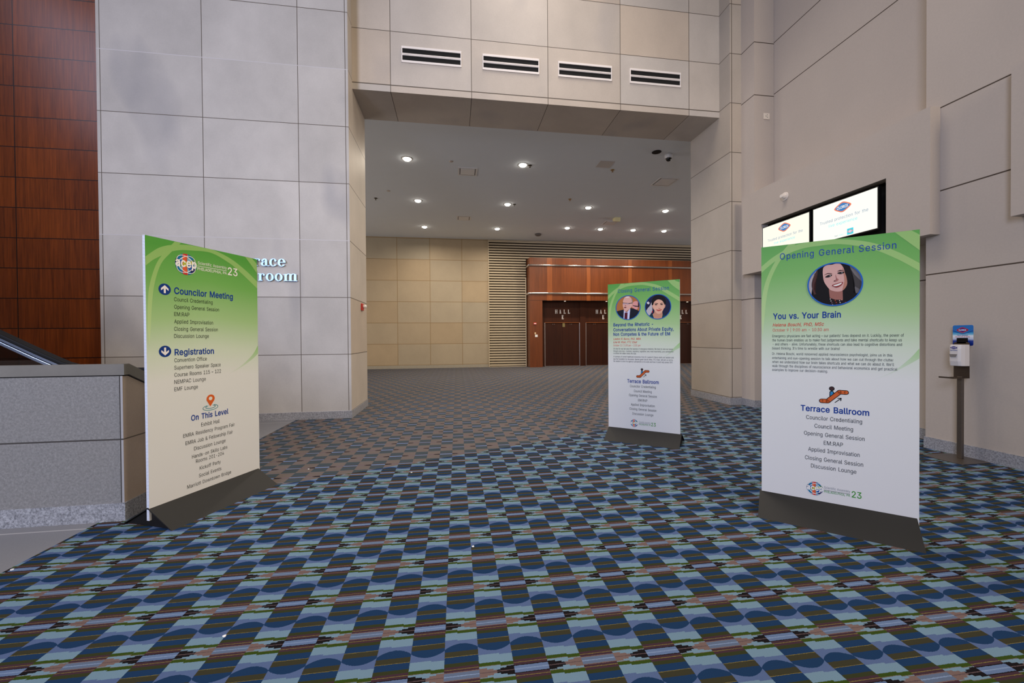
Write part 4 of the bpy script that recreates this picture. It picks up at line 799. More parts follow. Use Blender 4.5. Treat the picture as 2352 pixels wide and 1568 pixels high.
def escalator_icon(r, F, du, dz):
    mats = [ink((16, 16, 18)), ink((206, 98, 48)), ink((66, 44, 44)), ink((48, 140, 196))]
    P = lambda off: (lambda u, z: F(off)(u+du, z+dz))
    bm = bmesh.new()
    poly_into(bm, P(0.0010), disc_pts((0.4766, 1.0362), 0.0172), 0); poly_into(bm, P(0.0014), disc_pts((0.4766, 1.0362), 0.0128), 2)
    stroke_into(bm, P(0.0010), [(0.4764, 1.006), (0.4764, 0.978)], 0.0275, 0); stroke_into(bm, P(0.0014), [(0.4764, 1.004), (0.4764, 0.975)], 0.018, 3)
    path = [(0.4150, 0.9366), (0.4509, 0.9373), (0.5237, 1.0124), (0.5617, 1.0122)]
    stroke_into(bm, P(0.0018), path, 0.0345, 0); stroke_into(bm, P(0.0022), path, 0.0250, 1)
    stroke_into(bm, P(0.0012), [(0.497, 0.9307), (0.533, 0.966)], 0.0055, 0); stroke_into(bm, P(0.0014), [(0.5133, 0.9644), (0.533, 0.966), (0.5307, 0.9471)], 0.0055, 0)
    mk('escalator_icon', bm, mats, r)

# --- sign at the left
r, F = sign_root(1, 'green and white floor sign at left listing directions with blue arrow discs')
swooshes(r, F, [(.006, 2.098), (.085, 2.173), (.15, 2.212), (.208, 2.232), (.28, 2.25), (.358, 2.260), (.46, 2.262), (.557, 2.260), (.68, 2.228), (.778, 2.185), (.90, 2.112), (1.0, 2.038)],
         [(.006, 2.028), (.06, 2.083), (.111, 2.121), (.157, 2.152), (.207, 2.181), (.28, 2.205), (.358, 2.217), (.47, 2.232), (.556, 2.2265), (.67, 2.185), (.778, 2.127), (1.0, 1.968)],
         [(.22, 2.262), (.150, 2.169), (.083, 2.060), (.0335, 1.894), (.0159, 1.747), (.012, 1.543), (.02, 1.42)], [(.27, 2.262), (.189, 2.165), (.115, 2.060), (.068, 1.905), (.047, 1.749), (.034, 1.543), (.024, 1.42)],
         [(.944, 2.262), (.978, 2.235), (1.001, 2.212)], [(.868, 2.262), (.942, 2.185), (1.001, 2.120)],
         [(1.0, 1.308), (.928, 1.252), (.803, 1.181), (.685, 1.131)], [(1.0, 1.392), (.935, 1.298), (.81, 1.198), (.685, 1.132)])
logo(r, F, (0.308, 2.090), 0.088, (('Scientific Assembly', .407, .674, 2.108, .026), ('PHILADELPHIA, PA', .403, .673, 2.059, .024), ('23', .684, .783, 2.059, .070), (.403, .674, 2.094)), False)
lines(r, F, 'heading_lettering', BLUE, [('Councilor Meeting', 0.210, 0.732, 1.833, 0.052), ('Registration', 0.206, 0.539, 1.327, 0.049), ('On This Level', 0.330, 0.670, 0.761, 0.046)], 0.022)
lines(r, F, 'body_lettering', BLACK, [('Council Credentialing', 0.209, 0.534, 1.772, 0.032), ('Opening General Session', 0.209, 0.593, 1.710, 0.032), ('EM:RAP', 0.208, 0.329, 1.650, 0.032), ('Applied Improvisation', 0.207, 0.535, 1.589, 0.032),
 ('Closing General Session', 0.206, 0.578, 1.528, 0.032), ('Discussion Lounge', 0.205, 0.495, 1.469, 0.032), ('Convention Office', 0.204, 0.473, 1.269, 0.032), ('Superhero Speaker Space', 0.202, 0.601, 1.208, 0.032),
 ('Course Rooms 115 – 122', 0.202, 0.603, 1.149, 0.032), ('NEMPAC Lounge', 0.201, 0.461, 1.091, 0.032), ('EMF Lounge', 0.200, 0.391, 1.031, 0.032), ('Exhibit Hall', 0.415, 0.583, 0.693, 0.033),
 ('EMRA Residency Program Fair', 0.264, 0.731, 0.631, 0.031), ('EMRA Job & Fellowship Fair', 0.281, 0.711, 0.565, 0.032), ('Discussion Lounge', 0.351, 0.638, 0.501, 0.032), ('Hands-on Skills Labs', 0.332, 0.655, 0.437, 0.031),
 ('Rooms 201-204', 0.365, 0.620, 0.389, 0.031), ('Kickoff Party', 0.396, 0.588, 0.320, 0.031), ('Social Events', 0.389, 0.592, 0.256, 0.031), ('Marriott Downtown Bridge', 0.290, 0.689, 0.193, 0.030)])
for (cu, cz, s, lb) in ((0.139, 1.8605, 1, 'blue disc with a white up arrow'), (0.1345, 1.361, -1, 'blue disc with a white down arrow')):
    bm = bmesh.new(); poly_into(bm, F(0.0010), disc_pts((cu, cz), 0.0458), 0)
    stroke_into(bm, F(0.0014), [(cu, cz-s*0.031), (cu, cz+s*0.026)], 0.0145, 1, False)
    for e in (-1, 1):
        poly_into(bm, F(0.0016), [(cu, cz+s*0.033), (cu, cz+s*0.012), (cu+e*0.028, cz-s*0.011), (cu+e*0.028, cz+s*0.007)], 1)
    tag(mk('arrow_disc', bm, [ink((26, 58, 128)), WHITE], r), lb)
bm = bmesh.new()
pin = [(0.5025+0.0375*math.cos(math.radians(a)), 0.9245+0.0375*math.sin(math.radians(a))) for a in range(-25, 206, 7)]+[(0.499, 0.8563)]
poly_into(bm, F(0.0014), pin, 0); poly_into(bm, F(0.0018), disc_pts((0.5015, 0.9275), 0.0165), 1)
for rx, rz, c0 in ((0.0685, 0.0235, 0.847), (0.044, 0.0135, 0.853)):
    n = 40; q = [(0.501+rx*math.cos(math.radians(120+300*i/n)), c0+rz*math.sin(math.radians(120+300*i/n))) for i in range(n+1)]
    stroke_into(bm, F(0.0010), q, 0.0048, 2)
mk('map_pin_icon', bm, [ink((214, 96, 40)), ink((226, 220, 210)), ink((72, 160, 170))], r)

SW = ([(.014, 2.030), (.08, 2.088), (.144, 2.131), (.20, 2.162), (.25, 2.181), (.31, 2.188), (.389, 2.190), (.526, 2.185), (.698, 2.138), (.84, 2.053), (.961, 1.953)],
      [(.014, 1.978), (.08, 2.040), (.144, 2.088), (.20, 2.115), (.25, 2.134), (.31, 2.148), (.389, 2.1525), (.526, 2.148), (.698, 2.092), (.84, 2.000), (.961, 1.897)],
      [(.201, 2.190), (.119, 2.078), (.051, 1.924), (.019, 1.770), (.0145, 1.581), (.02, 1.45)], [(.251, 2.190), (.1545, 2.080), (.082, 1.921), (.0505, 1.768), (.034, 1.580), (.024, 1.45)],
      [(.918, 2.190), (.94, 2.172), (.961, 2.152)], [(.832, 2.190), (.8985, 2.1145), (.961, 2.043)],
      [(.960, 1.281), (.90, 1.232), (.821, 1.1747), (.699, 1.1023)], [(.960, 1.352), (.91, 1.278), (.825, 1.185), (.699, 1.103)])
def moved(s, du, dz, top, u0, u1): return [[(u1 if u > 0.955 else min(max(u+du, u0), u1), min(z+dz, top)) for u, z in L] for L in s]
# --- sign in the middle distance
r, F = sign_root(2, 'floor sign titled Closing General Session with two round portraits, in the middle distance')
swooshes(r, F, *moved(SW, -0.016, 0.019, 2.211, -0.004, 0.969))
lines(r, F, 'heading_lettering', BLUE2, [('Closing General Session', 0.141, 0.834, 2.081, 0.051)], 0.004, 0, 1.12)
portrait(r, F, MAN_IN_SUIT, 'round_portrait', 'round printed portrait of a man in a dark suit and red tie'); portrait(r, F, WOMAN_SHORT_HAIR, 'round_portrait', 'round printed portrait of a smiling woman with dark hair')
lines(r, F, 'title_lettering', BLUE, [('Beyond the Rhetoric -', 0.076, 0.628, 1.602, 0.044), ('Conversations About Private Equity,', 0.075, 0.892, 1.531, 0.044), ('Non Competes & the Future of EM', 0.075, 0.847, 1.466, 0.044)], 0.022)
lines(r, F, 'red_lettering', RED, [('Lawton R. Burns, PhD, MBA', 0.075, 0.460, 1.407, 0.028), ('Lina M. Khan, FTC Chair', 0.075, 0.413, 1.361, 0.028)], 0.01, 0.2)
lines(r, F, 'red_lettering', RED, [('October 11 | 1:30 pm - 2:30 pm', 0.074, 0.455, 1.315, 0.027)])
lines(r, F, 'paragraph_lettering', BLACK, [("It's time for real talk about the business of emergency medicine. We have to view our issues", 0.074, 0.883, 1.269, 0.022), ('through every lens – business, regulatory, legislative, and, most importantly, your perspective', 0.074, 0.889, 1.235, 0.022),
 ('on where the rubber meets the road.', 0.074, 0.398, 1.203, 0.022), ('A summary of current healthcare economics from Dr. Lawton R. Burns starts our session and', 0.074, 0.891, 1.156, 0.022),
 ('lays the foundation for discussion. Special guest Lina M. Khan, FTC Chair, will join us during', 0.073, 0.879, 1.122, 0.022), ("the session to share the agency's perspective on its work and how it could help protect EPs.", 0.073, 0.879, 1.090, 0.022)])
escalator_icon(r, F, -0.002, -0.044)
lines(r, F, 'title_lettering', BLUE, [('Terrace Ballroom', 0.270, 0.698, 0.800, 0.048)], 0.022)
lines(r, F, 'body_lettering', BLACK, [('Councilor Credentialing', 0.309, 0.659, 0.737, 0.033), ('Council Meeting', 0.363, 0.605, 0.670, 0.033), ('Opening General Session', 0.294, 0.673, 0.609, 0.033), ('EM:RAP', 0.421, 0.546, 0.544, 0.033),
 ('Applied Improvisation', 0.320, 0.644, 0.478, 0.033), ('Closing General Session', 0.300, 0.666, 0.416, 0.033), ('Discussion Lounge', 0.341, 0.625, 0.350, 0.033)])
logo(r, F, (0.365, 0.231), 0.0535, (('Scientific Assembly', .431, .588, .245, .019), ('PHILADELPHIA, PA', .431, .588, .213, .018), ('23', .596, .657, .213, .047), (.428, .588, .236)), True)
# --- sign at the right
r, F = sign_root(3, 'large floor sign at right with one round portrait of a woman with long dark hair')
swooshes(r, F, *SW)
lines(r, F, 'heading_lettering', BLUE2, [('Opening General Session', 0.144, 0.841, 2.074, 0.050)], 0.004, 0, 1.12)
portrait(r, F, WOMAN_LONG_HAIR, 'round_portrait', 'round printed portrait of a smiling woman with long dark hair')
lines(r, F, 'title_lettering', BLUE, [('You vs. Your Brain', 0.095, 0.531, 1.587, 0.047), ('Terrace Ballroom', 0.281, 0.695, 0.848, 0.044)], 0.022)
lines(r, F, 'red_lettering', RED, [('Helena Boschi, PhD, MSc', 0.094, 0.429, 1.526, 0.026)], 0.012, 0.2)
lines(r, F, 'red_lettering', RED, [('October 9 | 9:00 am - 10:30 am', 0.094, 0.457, 1.484, 0.024)])
lines(r, F, 'paragraph_lettering', BLACK, [('Emergency physicians are fast acting – our patients’ lives depend on it. Luckily, the power of', 0.091, 0.881, 1.437, 0.021), ('the human brain enables us to make fast judgements and take mental shortcuts to keep us', 0.091, 0.870, 1.403, 0.021),
 ('- and others - alive. Unfortunately, these shortcuts can also lead to cognitive distortions and', 0.094, 0.871, 1.370, 0.021), ("biased thinking. It's time to wrestle with our brains!", 0.090, 0.525, 1.337, 0.021),
 ('Dr. Helena Boschi, world renowned applied neuroscience psychologist, joins us in this', 0.090, 0.820, 1.292, 0.020), ('entertaining and eye-opening session to talk about how we can cut through the clutter', 0.090, 0.826, 1.257, 0.020),
 ("when we understand how our brain takes shortcuts and what we can do about it. We'll", 0.090, 0.829, 1.224, 0.021), ('walk through the disciplines of neuroscience and behavioral economics and get practical', 0.090, 0.847, 1.191, 0.021),
 ('examples to improve our decision-making.', 0.090, 0.452, 1.159, 0.021)])
escalator_icon(r, F, 0.0, 0.0)
lines(r, F, 'body_lettering', BLACK, [('Councilor Credentialing', 0.317, 0.655, 0.784, 0.031), ('Council Meeting', 0.370, 0.603, 0.720, 0.031), ('Opening General Session', 0.303, 0.669, 0.656, 0.031), ('EM:RAP', 0.428, 0.544, 0.593, 0.031),
 ('Applied Improvisation', 0.330, 0.641, 0.531, 0.031), ('Closing General Session', 0.309, 0.661, 0.461, 0.031), ('Discussion Lounge', 0.347, 0.622, 0.400, 0.031)])
logo(r, F, (0.372, 0.237), 0.0525, (('Scientific Assembly', .430, .586, .249, .019), ('PHILADELPHIA, PA', .430, .586, .218, .017), ('23', .595, .652, .217, .047), (.430, .586, .238)), True)

# ------------------------------------------------------------------ raised metal letters
def ell(c, rx, rz, a0=0, a1=360, n=40): return [(c[0]+rx*math.cos(math.radians(a0+(a1-a0)*i/n)), c[1]+rz*math.sin(math.radians(a0+(a1-a0)*i/n))) for i in range(n+1)]
_lay = [0]
def solid(bm, poly, t):
    _lay[0] = (_lay[0]+1) % 97   # overlapping strokes never share a face plane
    prism(bm, poly, 0.0, -t-_lay[0]*0.00003, 'y')
def ring_solid(bm, c, rx, rz, ix, iz, t, a0=0, a1=360, n=40):
    A = ell(c, rx, rz, a0, a1, n); B = ell(c, ix, iz, a0, a1, n)
    for i in range(n): solid(bm, [A[i], A[i+1], B[i+1], B[i]], t)
def rect(bm, x0, x1, z0, z1, t): solid(bm, [(x0, z0), (x1, z0), (x1, z1), (x0, z1)], t)
XH, ST, SF, CP = 0.130, 0.040, 0.009, 0.190
def g_stem(bm, x, h, t, left=True):
    rect(bm, x-ST/2, x+ST/2, 0, h, t); rect(bm, x-ST/2-0.016, x+ST/2+0.016, 0, SF, t)
    if left: rect(bm, x-ST/2-0.018, x, h-SF, h, t)
def L_r(bm, t):
    g_stem(bm, 0.038, XH-0.004, t); ring_solid(bm, (0.078, 0.085), 0.030, 0.045, 0.020, 0.034, t, 30, 180, 16); solid(bm, ell((0.098, 0.104), 0.016, 0.017), t)
def L_o(bm, t): ring_solid(bm, (0.066, XH/2), 0.066, XH/2+0.003, 0.028, XH/2-0.008, t)
def L_c(bm, t):
    ring_solid(bm, (0.066, XH/2), 0.066, XH/2+0.003, 0.028, XH/2-0.008, t, 55, 325); solid(bm, ell((0.100, 0.098), 0.018, 0.018), t)
def L_e(bm, t):
    ring_solid(bm, (0.066, XH/2), 0.066, XH/2+0.003, 0.028, XH/2-0.008, t, 0, 325); rect(bm, 0.030, 0.128, XH/2-0.002, XH/2+0.009, t)
def L_a(bm, t):
    rect(bm, 0.068, 0.108, 0.010, 0.100, t); ring_solid(bm, (0.064, 0.092), 0.044, 0.040, 0.006, 0.030, t, 0, 165, 20); solid(bm, ell((0.028, 0.094), 0.017, 0.017), t)
    ring_solid(bm, (0.062, 0.038), 0.060, 0.040, 0.022, 0.030, t, 80, 290, 24); ring_solid(bm, (0.122, 0.014), 0.034, 0.014, 0.020, 0.006, t, 180, 330, 10)
def L_m(bm, t):
    for x in (0.038, 0.117, 0.196): g_stem(bm, x, XH-0.008, t, x < 0.05)
    for x in (0.0775, 0.1565): ring_solid(bm, (x+0.012, 0.088), 0.0475, 0.045, 0.030, 0.034, t, 10, 165, 18)
def L_l(bm, t): g_stem(bm, 0.038, CP, t)
def L_T(bm, t):
    g_stem(bm, 0.085, CP, t, False); rect(bm, 0.0, 0.170, CP-0.012, CP, t)
    for x in (0.0, 0.158): rect(bm, x, x+0.012, CP-0.050, CP, t)
def L_B(bm, t):
    g_stem(bm, 0.040, CP, t); rect(bm, 0.02, 0.09, 0, 0.009, t); rect(bm, 0.02, 0.09, CP-0.009, CP, t); rect(bm, 0.02, 0.09, 0.094, 0.103, t)
    ring_solid(bm, (0.09, 0.143), 0.050, 0.047, 0.016, 0.038, t, -90, 90, 20); ring_solid(bm, (0.09, 0.050), 0.058, 0.052, 0.020, 0.042, t, -90, 90, 20)
M_LET = mat('polished_letter', rgb(146, 168, 194), 0.42, 1.0)
tb = empty('wall_lettering', (0, 7.632, 0)); tag(tb, 'polished metal words Terrace Ballroom on the left stone wall, half hidden by the left sign', 'lettering')
for fn, x, z in ((L_T, -3.93, 2.751), (L_e, -3.737, 2.751), (L_r, -3.597, 2.751), (L_r, -3.482, 2.751), (L_a, -3.362, 2.751), (L_c, -3.220, 2.751), (L_e, -3.083, 2.751),
                 (L_B, -3.90, 2.490), (L_a, -3.735, 2.490), (L_l, -3.590, 2.490), (L_l, -3.505, 2.490), (L_r, -3.410, 2.490), (L_o, -3.282, 2.490), (L_o, -3.136, 2.490), (L_m, -2.990, 2.490)):
    bm = bmesh.new(); fn(bm, 0.022)
    for v in bm.verts: v.co.x += x; v.co.z += z
    mk('letter', bm, M_LET, tb)
M_HL = mat('pale_letter', rgb(244, 236, 226), 0.4, 0.0)
HH = 0.203
def H_H(bm, t):
    for x in (0.0, 0.078): rect(bm, x+0.006, x+0.032, 0, HH, t); rect(bm, x, x+0.038, 0, 0.008, t); rect(bm, x, x+0.038, HH-0.008, HH, t)
    rect(bm, 0.03, 0.085, HH/2-0.006, HH/2+0.006, t)
def H_A(bm, t):
    solid(bm, [(0.010, 0), (0.020, 0), (0.056, HH), (0.044, HH)], t); solid(bm, [(0.062, 0), (0.094, 0), (0.064, HH), (0.040, HH)], t)
    rect(bm, 0.0, 0.030, 0, 0.008, t); rect(bm, 0.055, 0.102, 0, 0.008, t); rect(bm, 0.025, 0.075, 0.06, 0.072, t)
def H_L(bm, t):
    rect(bm, 0.010, 0.042, 0, HH, t); rect(bm, 0, 0.052, HH-0.008, HH, t); rect(bm, 0, 0.10, 0, 0.010, t); solid(bm, [(0.100, 0), (0.100, 0.055), (0.092, 0.055), (0.075, 0.01)], t)
def H_E(bm, t):
    rect(bm, 0.010, 0.044, 0, HH, t); rect(bm, 0, 0.095, 0, 0.010, t); rect(bm, 0, 0.092, HH-0.010, HH, t); rect(bm, 0.04, 0.075, HH/2-0.005, HH/2+0.005, t)
    solid(bm, [(0.097, 0), (0.097, 0.05), (0.089, 0.05), (0.07, 0.01)], t); rect(bm, 0.084, 0.092, HH-0.048, HH, t); rect(bm, 0.069, 0.075, HH/2-0.025, HH/2+0.025, t)
for i, c in enumerate(DC):
    h = empty('hall_lettering', (c, 19.498, 0))
    tag(h, ['raised letters HALL E above the leftmost double door', 'raised letters HALL E above the second double door', 'raised letters HALL E above the third double door behind the middle sign', 'raised letters HALL E above the rightmost double door beside the pier'][i], 'lettering', 'hall letters over the doors')
    for fn, x, z in ((H_H, -0.368, 2.641), (H_A, -0.155, 2.641), (H_L, 0.077, 2.641), (H_L, 0.296, 2.641), (H_E, -0.028, 2.366)):
        bm = bmesh.new(); fn(bm, 0.02)
        for v in bm.verts: v.co.x += x; v.co.z += z
        mk('letter', bm, M_HL, h)

# ------------------------------------------------------------------ vents on the header
M_VENT = mat('vent_white', rgb(236, 228, 222), 0.45); M_BLACK = mat('slot_black', rgb(8, 8, 8), 0.9)
def make_vent():
    v = empty('slot_vent'); w, h = 0.573, 0.156
    bm = bmesh.new()
    for z0, z1 in ((-h, -h+0.043), (-0.022, 0.022), (h-0.043, h)): box(bm, -w+0.018, w-0.018, -0.017, 0.0, z0, z1)
    for s in (-1, 1): box(bm, s*w-(0.018 if s > 0 else 0), s*w+(0.018 if s < 0 else 0), -0.018, 0.0, -h, h)
    for z in (-0.008, 0.008): box(bm, -w+0.02, w-0.02, -0.022, -0.018, z-0.003, z+0.003)
    mk('frame', bm, M_VENT, v, 0.003)
    for z in (-0.067, 0.067): one('slot', M_BLACK, v, (-w+0.018, w-0.018, -0.004, -0.001, z-0.046, z+0.046))
    return v
def copy_tree(o):
    c = o.copy(); COL.objects.link(c)
    for ch in [k for k in bpy.data.objects if k.parent == o]:
        d = ch.copy(); d.parent = c; COL.objects.link(d)
    return c
v0 = make_vent()
for i, (x, lb) in enumerate(((-0.376, 'leftmost'), (1.186, 'second from the left'), (2.728, 'third from the left'), (4.272, 'rightmost'))):
    v = v0 if i == 0 else copy_tree(v0)
    v.location = (x, 7.949, 6.926-0.003*i)
    tag(v, 'white two-slot air vent on the stone header, %s of the four' % lb, 'vent', 'slot vents on the header')

# ------------------------------------------------------------------ ceiling of the hall
ZC = 6.31
M_LENS = emis('lamp_lens', (1.0, 0.93, 0.82, 1), 26.0); M_TRIM = mat('lamp_trim', rgb(216, 210, 204), 0.4)
def make_light():
    l = empty('downlight')
    bm = bmesh.new(); lathe(bm, (0, 0, 0), [(0.105, 0.0), (0.145, 0.0), (0.145, -0.008), (0.118, -0.014), (0.105, -0.004)]); mk('trim_ring', bm, M_TRIM, l)
    bm = bmesh.new(); lathe(bm, (0, 0, 0), [(0.098, -0.002), (0.094, -0.022), (0.075, -0.045), (0.04, -0.058), (0.004, -0.062)]); mk('lens', bm, M_LENS, l)
    return l
l0 = make_light(); LD = None
ROW = [('nearest row, left of two', -1.207, 11.10), ('nearest row, right of two', 1.965, 11.08), ('second row, leftmost of four', -1.206, 14.41), ('second row, second from left', 1.98, 14.41),
       ('second row, third from left', 5.03, 14.40), ('second row, rightmost beside the pier', 8.136, 14.41), ('back row, leftmost', -1.219, 17.75), ('back row, second from left', 1.957, 17.69),
       ('back row, third from left above the portal', 5.032, 17.19), ('back row, fourth from left above the portal', 6.566, 17.19), ('back row, fifth from left above the portal', 8.119, 17.18), ('back row, rightmost beside the pier', 9.611, 17.16)]
for i, (lb, x, y) in enumerate(ROW):
    l = l0 if i == 0 else copy_tree(l0)
    l.location = (x, y, ZC); tag(l, 'lit round recessed ceiling downlight, '+lb, 'ceiling light', 'round downlights in the hall ceiling')
    d = bpy.data.lights.new('downlight_lamp', 'AREA'); d.shape = 'DISK'; d.size = 0.2; d.energy = DOWNLIGHT_W; d.color = (1.0, 0.87, 0.70); d.spread = math.radians(165)
    o = bpy.data.objects.new('downlight_lamp', d); COL.objects.link(o); o.location = (x, y, ZC-0.075)
M_GRL = mat('grille_white', rgb(222, 218, 214), 0.6); 
for lb, x, y, s in (('nearest row, left', 0.44, 11.74, 0.56), ('back row, left', 0.44, 16.30, 0.56), ('nearest row, right beside the pier', 6.60, 11.73, 0.64), ('back row, right above the portal', 6.63, 16.24, 0.56)):
    g = empty('ceiling_diffuser', (x, y, ZC)); tag(g, 'square plaque air diffuser in the ceiling, '+lb, 'air diffuser', 'square diffusers in the hall ceiling')
    h = s/2; bm = bmesh.new()
    for q in ((-h, h, -h, -h+0.05), (-h, h, h-0.05, h), (-h, -h+0.05, -h+0.05, h-0.05), (h-0.05, h, -h+0.05, h-0.05)): box(bm, *q, -0.012, 0.0)
    mk('frame', bm, M_GRL, g)
    one('throat', M_BLACK, g, (-h+0.05, h-0.05, -h+0.05, h-0.05, -0.003, -0.001))
    one('plaque', M_GRL, g, (-h+0.07, h-0.07, -h+0.055, h-0.09, -0.022, -0.012), bevel=0.004)
tag(one('access_panel', mat('panel_grey', rgb(198, 192, 186), 0.7), None, (4.045, 4.47, 10.54, 10.96, ZC-0.008, ZC-0.0005)), 'flush square access panel in the ceiling left of the dome camera', 'access panel')
c = empty('dome_camera', (5.72, 9.96, ZC)); tag(c, 'white dome security camera on the ceiling near the pier', 'camera')
bm = bmesh.new(); lathe(bm, (0, 0, 0), [(0.10, 0.0), (0.105, -0.05), (0.095, -0.10), (0.085, -0.11)]); mk('housing', bm, mat('camera_white', rgb(220, 216, 210), 0.4), c)
bm = bmesh.new(); lathe(bm, (0, 0, 0), [(0.075, -0.10), (0.072, -0.13), (0.052, -0.165), (0.02, -0.182), (0.003, -0.184)]); mk('dome', bm, mat('camera_dome', rgb(16, 16, 18), 0.12), c)
bm = bmesh.new(); lathe(bm, (5.33, 9.87, ZC), [(0.10, -0.001), (0.12, -0.001), (0.12, -0.006), (0.10, -0.010), (0.04, -0.008)]); tag(mk('ceiling_speaker', bm, mat('speaker_black', rgb(14, 13, 13), 0.7)), 'black round ceiling speaker beside the dome camera', 'speaker')
bm = bmesh.new(); lathe(bm, (3.96, 18.36, ZC), [(0.12, -0.001), (0.15, -0.02), (0.15, -0.05), (0.10, -0.09), (0.02, -0.095)]); tag(mk('smoke_detector', bm, mat('detector_dark', rgb(96, 88, 82), 0.5)), 'round smoke detector on the ceiling in front of the louvers', 'smoke detector')
bm = bmesh.new(); prism(bm, [(15.42, ZC-0.001), (15.72, ZC-0.001), (15.66, ZC-0.11), (15.46, ZC-0.16)], 6.52, 6.76, 'x'); tag(mk('motion_sensor', bm, mat('sensor_cream', rgb(228, 216, 164), 0.5), bevel=0.008), 'cream wedge shaped sensor box on the ceiling beside a diffuser', 'sensor')
for lb, x, y, k in (('right of the second nearest downlight', 2.168, 11.09, 0), ('right of a second row downlight', 2.23, 14.40, 0), ('near the left jamb, dark', -2.629, 14.357, 0), ('near the access panel', 4.616, 11.087, 1),
                    ('brass, between the rows of downlights', 4.086, 13.611, 1), ('pale, between the two nearest downlights', -0.031, 11.109, 2), ('pale, near the left jamb', -2.086, 13.589, 2)):
    s = empty('sprinkler', (x, y, ZC)); tag(s, 'small ceiling sprinkler head, '+lb, 'sprinkler', 'sprinkler heads in the hall ceiling')
    m = [mat('sprinkler_dark', rgb(60, 50, 40), 0.4, 0.6), mat('sprinkler_brass', rgb(170, 140, 90), 0.3, 0.8), mat('sprinkler_pale', rgb(190, 176, 164), 0.5)][k]
    bm = bmesh.new(); lathe(bm, (0, 0, 0), [(0.02, -0.001), (0.055, -0.001), (0.06, -0.008), (0.025, -0.014)], 20); mk('plate', bm, m, s)
    if k < 2:
        bm = bmesh.new(); cyl(bm, (0, 0, -0.055), 0.010, 0.05, n=12); cyl(bm, (0, 0, -0.06), 0.028, 0.005, n=16); mk('head', bm, m, s)

# ------------------------------------------------------------------ small wall devices
a = empty('fire_alarm', (-1.864, 8.538, 2.10)); tag(a, 'red fire alarm with a white strobe on the left stone jamb', 'fire alarm')
one('red_plate', mat('alarm_red', rgb(196, 40, 30), 0.4), a, (0.0, 0.03, -0.068, 0.068, -0.07, 0.07), bevel=0.006)
bm = bmesh.new(); lathe(bm, (0, 0, 0), [(0.035, 0.0), (0.035, 0.04), (0.025, 0.065), (0.01, 0.07)], 20)
bmesh.ops.rotate(bm, verts=bm.verts, cent=(0, 0, 0), matrix=Matrix.Rotation(math.radians(90), 3, 'Y'))
for q in bm.verts: q.co.x += 0.03; q.co.z += 0.012
mk('strobe', bm, mat('strobe_white', rgb(236, 232, 226), 0.3), a)
a = empty('fire_alarm', (3.911, 18.999, 2.123)); tag(a, 'small red and white fire alarm on the left wood pier of the portal', 'fire alarm')
one('red_plate', mat('alarm_red', rgb(196, 40, 30), 0.4), a, (-0.068, 0.068, -0.03, 0.0, -0.052, 0.052), bevel=0.006)
one('strobe', mat('strobe_white', rgb(236, 232, 226), 0.3), a, (-0.055, 0.055, -0.05, -0.03, -0.02, 0.015), bevel=0.006)
def plate(name, loc, w, h, color, label, knob=True):
    p = empty(name, loc); tag(p, label, 'wall plate')
    one('plate', mat('plate_cover', color, 0.4), p, (-w/2, w/2, -0.012, 0.0, -h/2, h/2), bevel=0.004)
    if knob: one('switch', mat('plate_switch', tuple(k*0.85 for k in color[:3])+(1,), 0.4), p, (-w*0.14, w*0.14, -0.018, -0.012, -h*0.25, h*0.25), bevel=0.002)
    return p
plate('wall_switch', (3.922, 19.0, 1.655), 0.072, 0.088, rgb(226, 196, 150), 'small cream switch plate on the wood pier, the upper of two')
plate('wall_switch', (3.976, 19.0, 1.53), 0.124, 0.118, rgb(240, 236, 230), 'white square switch plate on the wood pier, the lower of two')
p = plate('outlet_plate', (6.284, 7.249, 5.875), 0.132, 0.122, rgb(226, 214, 198), 'cream outlet plate high on the stepped right wall', False)
for x, z in ((0.01, 0.025), (0.01, -0.02), (-0.02, 0.0)): one('socket_hole', M_BLACK, p, (x-0.006, x+0.006, -0.0135, -0.012, z-0.006, z+0.006))
p = one('notice_paper', mat('notice_olive', rgb(120, 104, 60), 0.6), None, (5.43, 5.556, 19.508, 19.518, 1.97, 2.17))
tag(p, 'small olive notice sheet on the leftmost double door', 'notice')
b = empty('beam_detector', (5.829, 6.30, 3.915)); tag(b, 'round white stepped detector on the bulkhead left above the screens', 'detector')
M_WH = mat('device_white', rgb(226, 216, 206), 0.45)
bm = bmesh.new(); cyl(bm, (-0.012, 0, 0), 0.072, 0.012, 'x', 32); mk('back_plate', bm, M_WH, b)
bm = bmesh.new(); cyl(bm, (-0.055, 0, 0), 0.046, 0.043, 'x', 32); cyl(bm, (-0.085, 0, 0), 0.030, 0.030, 'x', 28); mk('body', bm, M_WH, b, 0.004)
for i, (x, s) in enumerate(((5.50, 'left'), (7.67, 'middle'), (12.09, 'right'))):
    bm = bmesh.new(); cyl(bm, (x, 19.28, 3.243), 0.045, 0.006)
    tag(mk('portal_spotlight', bm, emis('spot_lens', (1.0, 0.8, 0.6, 1), 3.0)), 'tiny recessed spotlight under the portal lintel, %s of three' % s, 'spotlight', 'recessed spots in the portal')
    d = bpy.data.lights.new('portal_spot', 'SPOT'); d.energy = (1, 9, 4)[i]; d.color = (1.0, 0.66, 0.38); d.spot_size = math.radians(80); d.spot_blend = 0.7; d.shadow_soft_size = 0.03
    o = bpy.data.objects.new('portal_spot', d); COL.objects.link(o); o.location = (x, 19.26, 3.23); o.rotation_euler = (math.radians(8), 0, 0)

